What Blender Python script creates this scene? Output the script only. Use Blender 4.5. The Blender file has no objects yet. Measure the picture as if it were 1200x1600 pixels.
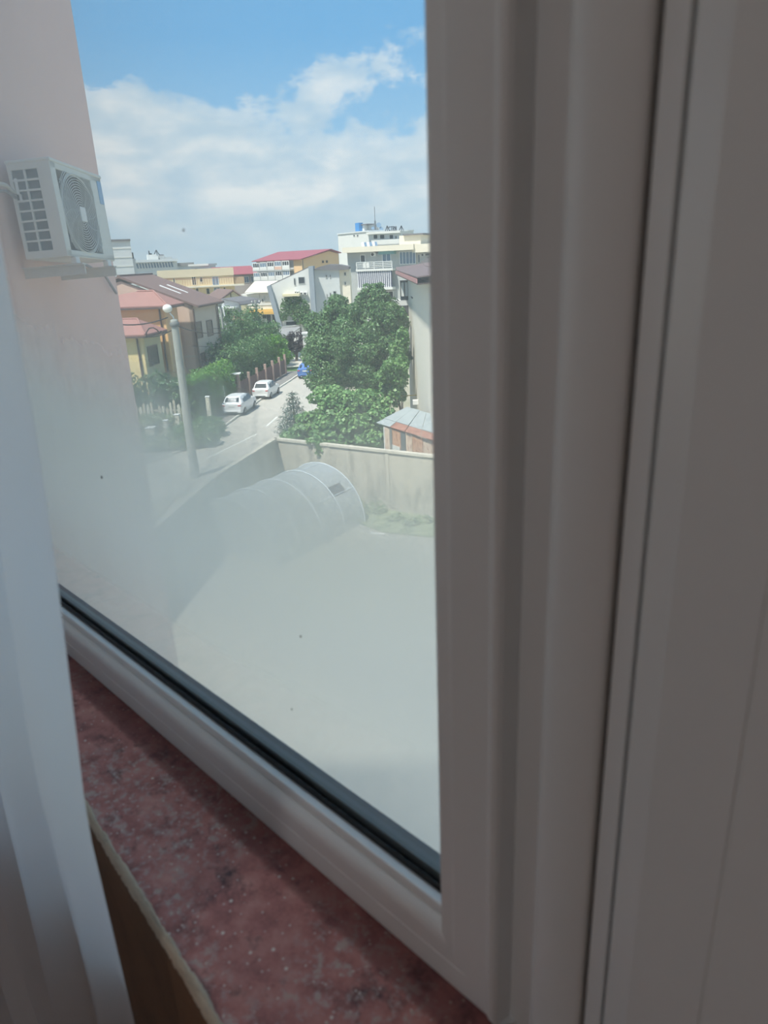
import bpy, bmesh, math, random
import numpy as np
from mathutils import Vector, Matrix

random.seed(7)
RNG = np.random.default_rng(11)
SC = bpy.context.scene
COL = SC.collection
EYE = 10.5                                  # camera height above the street, metres
R = math.radians

# ------------------------------------------------------------------ camera
FPX = 1100.0
_down = Vector((134, -3040, -FPX)).normalized()
_up = -_down
_fw = (Vector((0, 0, -1)) - _up * Vector((0, 0, -1)).dot(_up)).normalized()
_rt = _fw.cross(_up)
CAMROT = Matrix((_rt, _fw, _up))
cam = bpy.data.cameras.new('camera')
camo = bpy.data.objects.new('camera', cam)
COL.objects.link(camo)
cam.sensor_fit = 'VERTICAL'; cam.sensor_width = 36; cam.sensor_height = 48
cam.lens = 48 * FPX / 1600
cam.clip_start = .02; cam.clip_end = 3000
camo.matrix_world = Matrix.Translation((0, 0, EYE)) @ CAMROT.to_4x4()
cam.dof.use_dof = True; cam.dof.focus_distance = 45; cam.dof.aperture_fstop = 13
SC.camera = camo

# ------------------------------------------------------------------ sky, sun, exposure
SC.view_settings.view_transform = 'Standard'
SC.view_settings.look = 'None'
SC.view_settings.gamma = 1
SC.view_settings.use_curve_mapping = False
SC.view_settings.exposure = 0.72
SC.cycles.use_denoising = True
SC.cycles.max_bounces = 12; SC.cycles.transparent_max_bounces = 24
SC.cycles.diffuse_bounces = 5
SC.cycles.sample_clamp_indirect = 6

def s2l(c):
    return tuple((v / 255 / 12.92) if v / 255 <= .04045 else ((v / 255 + .055) / 1.055) ** 2.4 for v in c)

W = bpy.data.worlds.new('world'); SC.world = W; W.use_nodes = True
nt = W.node_tree; nt.nodes.clear()
def N(tree, t, **k):
    n = tree.nodes.new(t)
    for a, b in k.items(): setattr(n, a, b)
    return n
def ramp(tree, pts, interp='LINEAR'):
    n = N(tree, 'ShaderNodeValToRGB'); cr = n.color_ramp; cr.interpolation = interp
    while len(cr.elements) < len(pts): cr.elements.new(.5)
    for e, (p, c) in zip(cr.elements, pts):
        e.position = p; e.color = (*c, 1) if len(c) == 3 else c
    return n
def build_sky():
    L = nt.links.new
    tc = N(nt, 'ShaderNodeTexCoord')
    sep = N(nt, 'ShaderNodeSeparateXYZ'); L(tc.outputs['Generated'], sep.inputs[0])
    base = ramp(nt, [(0, s2l((186, 211, 225))), (.06, s2l((178, 208, 227))), (.14, s2l((150, 199, 234))),
                     (.25, s2l((112, 178, 228))), (.6, s2l((106, 172, 226))), (1, s2l((100, 166, 222)))])
    L(sep.outputs['Z'], base.inputs[0])
    mp = N(nt, 'ShaderNodeMapping'); mp.inputs['Scale'].default_value = (1, 1, 1.7)
    mp.inputs['Location'].default_value = SKYLOC
    L(tc.outputs['Generated'], mp.inputs[0])
    big = N(nt, 'ShaderNodeTexNoise'); big.inputs['Scale'].default_value = 4.2
    big.inputs['Detail'].default_value = 9; big.inputs['Roughness'].default_value = .63
    L(mp.outputs[0], big.inputs['Vector'])
    # more cloud towards the horizon, thinning overhead
    bias = ramp(nt, [(0, (.30,) * 3), (.05, (.34,) * 3), (.12, (.30,) * 3), (.165, (.18,) * 3), (.225, (.0,) * 3), (.3, (.02,) * 3), (.5, (.10,) * 3), (1, (.12,) * 3)])
    L(sep.outputs['Z'], bias.inputs[0])
    add = N(nt, 'ShaderNodeMath', operation='ADD'); L(big.outputs[0], add.inputs[0]); L(bias.outputs[0], add.inputs[1])
    mask = ramp(nt, [(.575, (0, 0, 0)), (.625, (.7,) * 3), (.72, (1,) * 3)]); L(add.outputs[0], mask.inputs[0])
    det = N(nt, 'ShaderNodeTexNoise'); det.inputs['Scale'].default_value = 12; det.inputs['Detail'].default_value = 7
    det.inputs['Roughness'].default_value = .55
    mp2 = N(nt, 'ShaderNodeMapping'); mp2.inputs['Scale'].default_value = (1, 1, 2.6); L(tc.outputs['Generated'], mp2.inputs[0])
    L(mp2.outputs[0], det.inputs['Vector'])
    ccol = ramp(nt, [(.36, s2l((190, 213, 229))), (.5, s2l((209, 224, 234))), (.64, s2l((234, 239, 241)))]); L(det.outputs[0], ccol.inputs[0])
    mix = N(nt, 'ShaderNodeMix', data_type='RGBA'); L(mask.outputs[0], mix.inputs[0]); L(base.outputs[0], mix.inputs[6]); L(ccol.outputs[0], mix.inputs[7])
    # haze layer near the horizon
    hz = ramp(nt, [(0, (1, 1, 1)), (.03, (.85,) * 3), (.085, (0, 0, 0))]); L(sep.outputs['Z'], hz.inputs[0])
    hzn = N(nt, 'ShaderNodeMath', operation='MULTIPLY'); L(hz.outputs[0], hzn.inputs[0]); hzn.inputs[1].default_value = .8
    mix2 = N(nt, 'ShaderNodeMix', data_type='RGBA'); L(hzn.outputs[0], mix2.inputs[0]); L(mix.outputs[2], mix2.inputs[6])
    mix2.inputs[7].default_value = (*s2l((186, 212, 227)), 1)
    bg = N(nt, 'ShaderNodeBackground'); L(mix2.outputs[2], bg.inputs[0]); bg.inputs[1].default_value = 0.75
    out = N(nt, 'ShaderNodeOutputWorld'); L(bg.outputs[0], out.inputs[0])
SKYLOC = (3.1, .2, 1.1)
build_sky()

sun = bpy.data.lights.new('sun', 'SUN'); sun.energy = 4.6; sun.angle = R(3.0); sun.color = (1, .95, .87)
suno = bpy.data.objects.new('sun', sun); COL.objects.link(suno)
suno.rotation_euler = Vector((-.42, -.54, 1.30)).to_track_quat('Z', 'Y').to_euler()

# ------------------------------------------------------------------ mesh helpers
def ray(px, py):
    return (CAMROT @ Vector((px - 600, 800 - py, -FPX))).normalized()
def at(px, py, Y):                            # the point on that sight line Y metres ahead
    r = ray(px, py); k = Y / r.y
    return Vector((r.x * k, Y, EYE + r.z * k))
def on_ground(px, py, z=0.0):
    r = ray(px, py); k = (z - EYE) / r.z
    return Vector((r.x * k, r.y * k, z))

class MB:
    def __init__(s): s.v = []; s.f = []; s.smooth = []
    def add(s, vs, fs, sm=False):
        n = len(s.v); s.v += [tuple(v) for v in vs]; s.f += [tuple(i + n for i in f) for f in fs]; s.smooth += [sm] * len(fs)
        return s
    def box(s, x0, x1, y0, y1, z0, z1):
        if x0 > x1: x0, x1 = x1, x0
        if y0 > y1: y0, y1 = y1, y0
        if z0 > z1: z0, z1 = z1, z0
        return s.add([(x0, y0, z0), (x1, y0, z0), (x1, y1, z0), (x0, y1, z0), (x0, y0, z1), (x1, y0, z1), (x1, y1, z1), (x0, y1, z1)],
                     [(0, 3, 2, 1), (4, 5, 6, 7), (0, 1, 5, 4), (1, 2, 6, 5), (2, 3, 7, 6), (3, 0, 4, 7)])
    def bbox(s, x0, x1, y0, y1, z0, z1, b=.01):        # box with bevelled edges
        bm = bmesh.new(); bmesh.ops.create_cube(bm, size=1)
        for v in bm.verts:
            v.co = Vector(((x0 + x1) / 2 + v.co.x * (x1 - x0), (y0 + y1) / 2 + v.co.y * (y1 - y0), (z0 + z1) / 2 + v.co.z * (z1 - z0)))
        bmesh.ops.bevel(bm, geom=bm.edges[:], offset=b, segments=2, affect='EDGES', profile=.5)
        bm.verts.index_update()
        s.add([v.co for v in bm.verts], [[v.index for v in f.verts] for f in bm.faces]); bm.free(); return s
    def prism(s, poly, vec):
        n = len(poly); v = Vector(vec); p = [Vector(q) for q in poly]
        nrm = Vector((0, 0, 0))
        for i in range(n): nrm += p[i].cross(p[(i + 1) % n])
        if nrm.dot(v) > 0: p = p[::-1]
        return s.add(p + [q + v for q in p], [tuple(range(n)), tuple(range(2 * n - 1, n - 1, -1))] + [((i + 1) % n, i, i + n, (i + 1) % n + n) for i in range(n)])
    def poly(s, pts): return s.add(pts, [tuple(range(len(pts)))])
    def tube(s, pts, r, k=8, caps=True, r1=None):
        pts = [Vector(p) for p in pts]; n = len(pts); vs = []
        for i, p in enumerate(pts):
            t = (pts[min(i + 1, n - 1)] - pts[max(i - 1, 0)]).normalized()
            a = t.orthogonal().normalized() if i == 0 else (a - t * a.dot(t)).normalized()
            b = t.cross(a); rr = r if r1 is None else r + (r1 - r) * i / (n - 1)
            vs += [p + (a * math.cos(2 * math.pi * j / k) + b * math.sin(2 * math.pi * j / k)) * rr for j in range(k)]
        fs = [(i * k + j, i * k + (j + 1) % k, (i + 1) * k + (j + 1) % k, (i + 1) * k + j) for i in range(n - 1) for j in range(k)]
        s.add(vs, fs, True)
        if caps: s.add(vs[:k][::-1] , [tuple(range(k))]); s.add(vs[-k:], [tuple(range(k))])
        return s
    def ring(s, c, ax, R_, r, k=40, m=5):               # torus about axis ax
        ax = Vector(ax).normalized(); a = ax.orthogonal().normalized(); b = ax.cross(a); c = Vector(c); vs = []
        for i in range(k):
            t = 2 * math.pi * i / k; d = a * math.cos(t) + b * math.sin(t)
            vs += [c + d * (R_ + r * math.cos(2 * math.pi * j / m)) + ax * r * math.sin(2 * math.pi * j / m) for j in range(m)]
        return s.add(vs, [(i * m + j, ((i + 1) % k) * m + j, ((i + 1) % k) * m + (j + 1) % m, i * m + (j + 1) % m) for i in range(k) for j in range(m)], True)
    def lathe(s, c, ax, prof, k=20):                    # prof: (distance along axis, radius)
        ax = Vector(ax).normalized(); a = ax.orthogonal().normalized(); b = ax.cross(a); c = Vector(c); vs = []
        for h, r in prof:
            vs += [c + ax * h + (a * math.cos(2 * math.pi * j / k) + b * math.sin(2 * math.pi * j / k)) * r for j in range(k)]
        n = len(prof)
        s.add(vs, [(i * k + j, i * k + (j + 1) % k, (i + 1) * k + (j + 1) % k, (i + 1) * k + j) for i in range(n - 1) for j in range(k)], True)
        s.add(vs[:k][::-1], [tuple(range(k))]); s.add(vs[-k:], [tuple(range(k))]); return s
    def ball(s, c, rx, ry, rz, sub=2, wob=0, seed=0):
        bm = bmesh.new(); bmesh.ops.create_icosphere(bm, subdivisions=sub, radius=1); rd = random.Random(seed)
        bm.verts.index_update()
        vs = []
        for v in bm.verts:
            k = 1 + rd.uniform(-wob, wob); vs.append((c[0] + v.co.x * rx * k, c[1] + v.co.y * ry * k, c[2] + v.co.z * rz * k))
        s.add(vs, [[v.index for v in f.verts] for f in bm.faces], True); bm.free(); return s
    def extrude(s, prof, e0, e1, fn):                   # open profile swept between e0(i) and e1(i); fn(point, e) -> xyz
        n = len(prof)
        vs = [fn(p, e0(p)) for p in prof] + [fn(p, e1(p)) for p in prof]
        return s.add(vs, [(i, i + 1, n + i + 1, n + i) for i in range(n - 1)])
    def build(s, name, mat, parent=None, kind=None):
        me = bpy.data.meshes.new(name); me.from_pydata(s.v, [], s.f)
        me.polygons.foreach_set('use_smooth', s.smooth)
        me.materials.append(mat)
        me.update()
        o = bpy.data.objects.new(name, me); COL.objects.link(o)
        if parent: o.parent = parent
        if kind: o['kind'] = kind
        return o

def tag(o, label=None, cat=None, group=None, kind=None):
    if label: o['label'] = label
    if cat: o['category'] = cat
    if group: o['group'] = group
    if kind: o['kind'] = kind
    return o
def thing(name, label, cat, loc=(0, 0, 0), rz=0, group=None, kind=None):
    o = bpy.data.objects.new(name, None); COL.objects.link(o); o.location = loc; o.rotation_euler = (0, 0, rz)
    o.empty_display_size = .2
    return tag(o, label, cat, group, kind)
def copy_tree(o, parent=None):
    c = o.copy(); COL.objects.link(c)
    if parent: c.parent = parent
    for ch in list(o.children): copy_tree(ch, c)
    return c

# ------------------------------------------------------------------ materials
MATS = {}
def mat(name, col, rough=.8, var=.0, scale=3.0, metal=0, bump=0, bscale=60, dark=None, spec=.4, trans=0, stretch=None):
    if name in MATS: return MATS[name]
    m = bpy.data.materials.new(name); MATS[name] = m; m.use_nodes = True; t = m.node_tree; L = t.links.new
    b = t.nodes['Principled BSDF']; c = s2l(col)
    b.inputs['Roughness'].default_value = rough; b.inputs['Metallic'].default_value = metal
    b.inputs['Specular IOR Level'].default_value = spec
    b.inputs['Base Color'].default_value = (*c, 1)
    tc = N(t, 'ShaderNodeTexCoord'); vec = tc.outputs['Object']
    if stretch:
        mp = N(t, 'ShaderNodeMapping'); mp.inputs['Scale'].default_value = stretch; L(vec, mp.inputs[0]); vec = mp.outputs[0]
    if var:
        n = N(t, 'ShaderNodeTexNoise'); n.inputs['Scale'].default_value = scale; n.inputs['Detail'].default_value = 5; n.inputs['Roughness'].default_value = .6
        L(vec, n.inputs['Vector'])
        d = s2l(dark) if dark else tuple(x * (1 - var) for x in c)
        hi = tuple(min(1, x * (1 + var * .5)) for x in c)
        r = ramp(t, [(.3, d), (.5, c), (.72, hi)]); L(n.outputs[0], r.inputs[0]); L(r.outputs[0], b.inputs['Base Color'])
    if bump:
        n2 = N(t, 'ShaderNodeTexNoise'); n2.inputs['Scale'].default_value = bscale; n2.inputs['Detail'].default_value = 3; L(vec, n2.inputs['Vector'])
        bp = N(t, 'ShaderNodeBump'); bp.inputs['Strength'].default_value = bump; bp.inputs['Distance'].default_value = .02
        L(n2.outputs[0], bp.inputs['Height']); L(bp.outputs[0], b.inputs['Normal'])
    return m

def leaf_mat(name, c0, c1, c2):
    m = bpy.data.materials.new(name); m.use_nodes = True; t = m.node_tree; L = t.links.new; t.nodes.clear()
    g = N(t, 'ShaderNodeNewGeometry'); r = ramp(t, [(0, s2l(c0)), (.5, s2l(c1)), (1, s2l(c2))]); L(g.outputs['Random Per Island'], r.inputs[0])
    d = N(t, 'ShaderNodeBsdfDiffuse'); tr = N(t, 'ShaderNodeBsdfTranslucent'); L(r.outputs[0], d.inputs[0]); L(r.outputs[0], tr.inputs[0])
    gl = N(t, 'ShaderNodeBsdfGlossy'); gl.inputs['Roughness'].default_value = .45
    mx = N(t, 'ShaderNodeMixShader'); mx.inputs[0].default_value = .35; L(d.outputs[0], mx.inputs[1]); L(tr.outputs[0], mx.inputs[2])
    mx2 = N(t, 'ShaderNodeMixShader'); mx2.inputs[0].default_value = .03; L(mx.outputs[0], mx2.inputs[1]); L(gl.outputs[0], mx2.inputs[2])
    o = N(t, 'ShaderNodeOutputMaterial'); L(mx2.outputs[0], o.inputs[0]); MATS[name] = m; return m

pvc = mat('white_pvc', (234, 234, 233), .28, bump=.03, bscale=400, spec=.5)
gasket_m = mat('black_rubber', (22, 24, 27), .35)
spacer_m = mat('spacer_grey', (104, 110, 112), .5, metal=.3)
roomwall = mat('room_plaster', (214, 205, 196), .9, .06, 2, bump=.1, bscale=90)
floor_m = mat('room_floor', (128, 96, 76), .5, .2, 6, stretch=(1, 9, 1))
win_dark = mat('dark_window_glass', (52, 60, 66), .15, spec=.3)
win_frame = mat('window_frame_white', (225, 226, 224), .5)
win_brown = mat('window_frame_brown', (104, 90, 84), .5)
metal_g = mat('grey_metal', (128, 134, 138), .45, metal=.5)
metal_d = mat('dark_metal', (58, 60, 64), .5)
white_p = mat('white_paint', (226, 227, 224), .6)

# =========================================================================== ROOM SHELL
# local frame: x along the window wall (to the right), y outward through the window, z from eye level
ANG = math.atan2(-.71691, .69717)
def facade(name, **k):
    return thing(name, k.get('label'), k.get('cat'), (0, 0, EYE), ANG, kind=k.get('kind'))
FROT = Matrix.Rotation(ANG, 4, 'Z'); FM = Matrix.Translation((0, 0, EYE)) @ FROT
def fworld(x, y, z): return FM @ Vector((x, y, z))
def froom(name, mb, m, kind='structure', parent=None):
    o = mb.build(name, m, parent)
    if parent is None:
        o.location = (0, 0, EYE); o.rotation_euler = (0, 0, ANG); o['kind'] = kind
    return o

ZF, ZC = -1.5, 1.25
froom('floor', MB().box(-2.7, 2.1, -3.4, .40, ZF - .25, ZF), floor_m)
froom('ceiling', MB().box(-2.7, 2.1, -3.4, .40, ZC, ZC + .25), roomwall)
wf = MB()
wf.box(-2.7, -1.95, .165, .40, ZF, ZC); wf.box(-1.95, -.199, .19, .40, ZF, -.548); wf.box(-1.95, .75, .165, .40, 1.0, ZC); wf.box(.75, 2.1, .165, .40, ZF, ZC)
froom('wall_front', wf, roomwall)
wl = MB()      # the left wall has an unseen opening, added to let daylight fill the room
wl.box(-2.8, -2.7, -3.4, -2.5, ZF, ZC); wl.box(-2.8, -2.7, -.7, .40, ZF, ZC); wl.box(-2.8, -2.7, -2.5, -.7, ZF, -.6); wl.box(-2.8, -2.7, -2.5, -.7, .9, ZC)
froom('wall_left', wl, roomwall)
froom('wall_right', MB().box(2.1, 2.2, -3.4, .40, ZF, ZC), roomwall)
froom('wall_back', MB().box(-2.8, 2.2, -3.5, -3.4, ZF, ZC), roomwall)
w2 = thing('fill_window', 'white framed opening added in the left wall to let in daylight, outside the picture', None, (0, 0, EYE), ANG, kind='structure')
fr = MB(); fr.box(-2.78, -2.72, -2.5, -2.43, -.6, .9); fr.box(-2.78, -2.72, -.77, -.7, -.6, .9); fr.box(-2.78, -2.72, -2.43, -.77, -.6, -.53); fr.box(-2.78, -2.72, -2.43, -.77, .83, .9); fr.box(-2.78, -2.72, -1.63, -1.57, -.53, .83)
fr.build('window_frame', pvc, w2)
# glowing ceiling lamp, unseen, added to brighten the room
lamp = thing('fill_lamp', 'round glowing ceiling lamp added out of view to fill the room with light', 'lamp', fworld(-.2, -1.5, ZC), 0)
MB().lathe((0, 0, -.03), (0, 0, 1), [(0, .16), (.03, .17)], 28).build('base', metal_g, lamp)
opal = bpy.data.materials.new('fill_lamp_glow'); opal.use_nodes = True
ob_ = opal.node_tree.nodes['Principled BSDF']; ob_.inputs['Base Color'].default_value = (.9, .88, .84, 1)
ob_.inputs['Emission Color'].default_value = (.97, .97, 1, 1); ob_.inputs['Emission Strength'].default_value = 11.5
MB().lathe((0, 0, -.14), (0, 0, 1), [(0, .01), (.005, .07), (.03, .12), (.07, .145), (.108, .15)], 28).build('lamp_shade', opal, lamp)

# ---- the painted sill
sill_m = bpy.data.materials.new('worn_red_paint'); sill_m.use_nodes = True
def build_sill_mat():
    t = sill_m.node_tree; L = t.links.new; b = t.nodes['Principled BSDF']; b.inputs['Roughness'].default_value = .5
    tc = N(t, 'ShaderNodeTexCoord'); v = tc.outputs['Object']
    def noise(s, d=6, r=.6, off=(0, 0, 0)):
        mp = N(t, 'ShaderNodeMapping'); mp.inputs['Location'].default_value = off; L(v, mp.inputs[0])
        n = N(t, 'ShaderNodeTexNoise'); n.inputs['Scale'].default_value = s; n.inputs['Detail'].default_value = d; n.inputs['Roughness'].default_value = r; L(mp.outputs[0], n.inputs['Vector']); return n.outputs[0]
    def mixc(fac, a, col):
        m = N(t, 'ShaderNodeMix', data_type='RGBA'); L(fac, m.inputs[0]); L(a, m.inputs[6]); m.inputs[7].default_value = (*s2l(col), 1); return m.outputs[2]
    base = ramp(t, [(.3, s2l((138, 88, 86))), (.5, s2l((190, 126, 120))), (.7, s2l((212, 156, 146)))]); L(noise(34, 9, .68), base.inputs[0]); c = base.outputs[0]
    f1 = ramp(t, [(.53, (0, 0, 0)), (.66, (.85,) * 3)]); L(noise(24, 9, .72, (3, 1, 0)), f1.inputs[0]); c = mixc(f1.outputs[0], c, (58, 44, 54))     # dark bruises
    f2 = ramp(t, [(.50, (0, 0, 0)), (.60, (.9,) * 3)]); L(noise(95, 8, .74, (7, 2, 0)), f2.inputs[0])
    f2b = ramp(t, [(.40, (0, 0, 0)), (.58, (1,) * 3)]); L(noise(9, 3, .5, (1.3, 4, 0)), f2b.inputs[0])
    mu = N(t, 'ShaderNodeMath', operation='MULTIPLY'); L(f2.outputs[0], mu.inputs[0]); L(f2b.outputs[0], mu.inputs[1])
    c = mixc(mu.outputs[0], c, (196, 176, 170))                                                                                        # scuffed plaster dust
    vo = N(t, 'ShaderNodeTexVoronoi'); vo.inputs['Scale'].default_value = 95; vo.inputs['Randomness'].default_value = 1; L(v, vo.inputs['Vector'])
    sp = ramp(t, [(.10, (1,) * 3), (.17, (0, 0, 0))]); L(vo.outputs['Distance'], sp.inputs[0])
    rnd = N(t, 'ShaderNodeSeparateColor'); L(vo.outputs['Color'], rnd.inputs[0]); th = N(t, 'ShaderNodeMath', operation='GREATER_THAN'); L(rnd.outputs[0], th.inputs[0]); th.inputs[1].default_value = .78
    m2 = N(t, 'ShaderNodeMath', operation='MULTIPLY'); L(sp.outputs[0], m2.inputs[0]); L(th.outputs[0], m2.inputs[1]); c = mixc(m2.outputs[0], c, (238, 228, 220))
    vo2 = N(t, 'ShaderNodeTexVoronoi'); vo2.inputs['Scale'].default_value = 230; L(v, vo2.inputs['Vector']); sp2 = ramp(t, [(.16, (.9,) * 3), (.28, (0, 0, 0))]); L(vo2.outputs['Distance'], sp2.inputs[0])
    rn2 = N(t, 'ShaderNodeSeparateColor'); L(vo2.outputs['Color'], rn2.inputs[0]); th2 = N(t, 'ShaderNodeMath', operation='GREATER_THAN'); L(rn2.outputs[1], th2.inputs[0]); th2.inputs[1].default_value = .80
    m3 = N(t, 'ShaderNodeMath', operation='MULTIPLY'); L(sp2.outputs[0], m3.inputs[0]); L(th2.outputs[0], m3.inputs[1]); c = mixc(m3.outputs[0], c, (222, 206, 198))   # paint drops
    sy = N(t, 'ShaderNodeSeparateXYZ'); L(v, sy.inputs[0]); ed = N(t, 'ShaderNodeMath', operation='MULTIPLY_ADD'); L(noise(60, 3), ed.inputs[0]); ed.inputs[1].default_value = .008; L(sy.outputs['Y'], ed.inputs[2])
    e2 = ramp(t, [(.2555, (0, 0, 0)), (.2585, (.6,) * 3)]); L(ed.outputs[0], e2.inputs[0]); c = mixc(e2.outputs[0], c, (84, 38, 42))      # shade of the frame painted into the sill as a darker red band
    L(c, b.inputs['Base Color'])
    bp = N(t, 'ShaderNodeBump'); bp.inputs['Strength'].default_value = .35; bp.inputs['Distance'].default_value = .004; L(noise(60, 6), bp.inputs['Height']); L(bp.outputs[0], b.inputs['Normal'])
build_sill_mat()
ZS = -.504
sl = MB(); ng = 60                      # slab with a slightly uneven room-side edge
xs = [-1.95 + (1.95 - .199) * i / ng for i in range(ng + 1)]
def by(x): return .144 - .088 * (max(x, -.72) + .336)     # room side face of the sheet that stands against the sill
def sill_edge(x): return by(x) + .0042
top = [(x, sill_edge(x), ZS) for x in xs] + [(x, .36, ZS) for x in xs[::-1]]
sl.prism([(p[0], p[1], ZS - .042) for p in top], (0, 0, .042))
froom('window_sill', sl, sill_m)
# brown hardboard sheet standing against the sill edge, its top torn
board = thing('hardboard_sheet', 'brown hardboard sheet with a torn pale top edge, standing behind the white curtain', 'board', (0, 0, EYE), ANG)
bx = [-.72 + i * .012 for i in range(43)]
tops = [ZS + .005 + .0012 * math.sin(x * 40) + RNG.uniform(-.0012, .0012) for x in bx]
bm_ = MB()
for i in range(len(bx) - 1):
    a, b2 = bx[i], bx[i + 1]
    bm_.add([(a, by(a), -1.15), (b2, by(b2), -1.15), (b2, by(b2), tops[i + 1] - .004), (a, by(a), tops[i] - .004),
             (a, by(a) + .004, -1.15), (b2, by(b2) + .004, -1.15), (b2, by(b2) + .004, tops[i + 1] - .004), (a, by(a) + .004, tops[i] - .004)],
            [(0, 1, 2, 3), (5, 4, 7, 6), (3, 2, 6, 7), (0, 3, 7, 4), (1, 5, 6, 2)])
bm_.build('sheet', mat('hardboard_brown', (124, 92, 66), .75, .18, 14, bump=.1, bscale=140), board)
te = MB(); bx2 = [-.72 + i * .003 for i in range(169)]
prof = []
for x in bx2:
    w = .0042 + .0006 * math.sin(x * 47) + .0005 * math.sin(x * 131) + RNG.uniform(-.0006, .0006)
    h = np.interp(x, bx, tops) + RNG.uniform(-.0012, .0012)
    prof.append([(x, by(x) - .001 - RNG.uniform(0, .001), h - .010 - RNG.uniform(0, .004)), (x, by(x) - .0015, h - .003), (x, by(x) + w * .5, h + .0015), (x, by(x) + w, h), (x, by(x) + w + .001, h - .008)])
vs = [p for q in prof for p in q]; te.add(vs, [(i * 5 + j, i * 5 + j + 1, (i + 1) * 5 + j + 1, (i + 1) * 5 + j) for i in range(len(prof) - 1) for j in range(4)], True)
tag(te.build('torn_edge', mat('torn_fibre', (214, 200, 178), .95, .2, 160, bump=.3, bscale=500, stretch=(.35, 2, 2)), board), 'torn pale fibrous edge')

# ---- window_1 : PVC frame, double glazing, condensation between the panes
w1 = thing('window_1', 'white PVC window with fogged double glazing above the red sill', None, (0, 0, EYE), ANG, kind='structure')
XI, ZI = -.249, -.457                          # inner corner of the frame face
XL, ZT = -1.93, .98
k_m = (-.198 - XI) / (ZI - ZS)
rail = [(.300, -.512), (.2835, -.506), (.2803, -.503), (.2800, -.4985), (.2800, -.4822), (.2808, -.4818), (.2808, -.4811), (.2799, -.4806), (.2795, -.4660), (.2797, -.4635), (.2803, -.4608), (.2816, -.4583), (.2834, -.4563), (.2852, -.4550), (.2868, -.4543), (.2880, -.4541), (.2884, -.4548),
        (.2888, -.4484), (.2894, -.4468), (.2908, -.4464), (.3000, -.4500), (.3012, -.4506), (.3025, -.462)]
mb = MB(); mb.extrude(rail, lambda p: XL, lambda p: XI + max(0, ZI - p[1]) * k_m - .0004, lambda p, e: (e, p[0], p[1]))
mb.box(XL, -.20, .2830, .335, -.512, -.463)
mb.build('bottom_rail', pvc, w1)
gk = MB(); gk.tube([(XL, .3018, -.4484), (XI + .02, .3018, -.4484)], .0027, 10); gk.box(XL, XI + .03, .3004, .3035, -.462, -.4478); gk.build('gasket', gasket_m, w1)
sp_ = MB(); sp_.box(XL, XI + .03, .3075, .3215, -.466, -.4420); sp_.build('glass_spacer', spacer_m, w1)
stile = [(-.255, .300), (-.2515, .287), (-.2495, .2822), (-.2480, .2805), (-.2460, .2800), (-.2372, .2797), (-.2362, .2788), (-.2340, .2784), (-.2080, .2784), (-.2065, .2780), (-.2045, .2768), (-.2025, .2766), (-.2000, .2776), (-.1985, .2800), (-.1975, .296), (-.1975, .335)]
mb = MB(); mb.extrude(stile, lambda p: (ZI - max(0, (p[0] - XI)) / k_m + .0004) if p[0] < -.1985 else ZS - .01, lambda p: ZT, lambda p, e: (p[0], p[1], e))
mb.build('right_stile', pvc, w1)
mb = MB(); mb.box(XL, XL + .05, .28, .335, -.512, ZT); mb.build('left_stile', pvc, w1)
mb = MB(); mb.box(XL, -.2, .28, .335, ZT - .05, ZT); mb.build('top_rail', pvc, w1)
glass = bpy.data.materials.new('clear_glass'); glass.use_nodes = True
def glass_mat():
    t = glass.node_tree; t.nodes.clear(); L = t.links.new
    tr = N(t, 'ShaderNodeBsdfTransparent'); tr.inputs[0].default_value = (.985, .99, .988, 1)
    gl = N(t, 'ShaderNodeBsdfGlossy'); gl.inputs['Roughness'].default_value = .0
    lw = N(t, 'ShaderNodeLayerWeight'); lw.inputs[0].default_value = .5
    pw = N(t, 'ShaderNodeMath', operation='POWER'); L(lw.outputs['Facing'], pw.inputs[0]); pw.inputs[1].default_value = 5
    fr_ = N(t, 'ShaderNodeMath', operation='MULTIPLY_ADD'); L(pw.outputs[0], fr_.inputs[0]); fr_.inputs[1].default_value = .96; fr_.inputs[2].default_value = .04
    mx = N(t, 'ShaderNodeMixShader'); L(fr_.outputs[0], mx.inputs[0]); L(tr.outputs[0], mx.inputs[1]); L(gl.outputs[0], mx.inputs[2])
    o = N(t, 'ShaderNodeOutputMaterial'); L(mx.outputs[0], o.inputs[0])
glass_mat()
inner = MB().box(XL + .03, XI + .02, .3042, .3070, -.464, ZT - .03).build('pane', glass, w1)
outer = MB().box(XL + .03, XI + .02, .3240, .3268, -.464, ZT - .03).build('pane', glass, w1)
fog = bpy.data.materials.new('condensation'); fog.use_nodes = True
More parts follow.
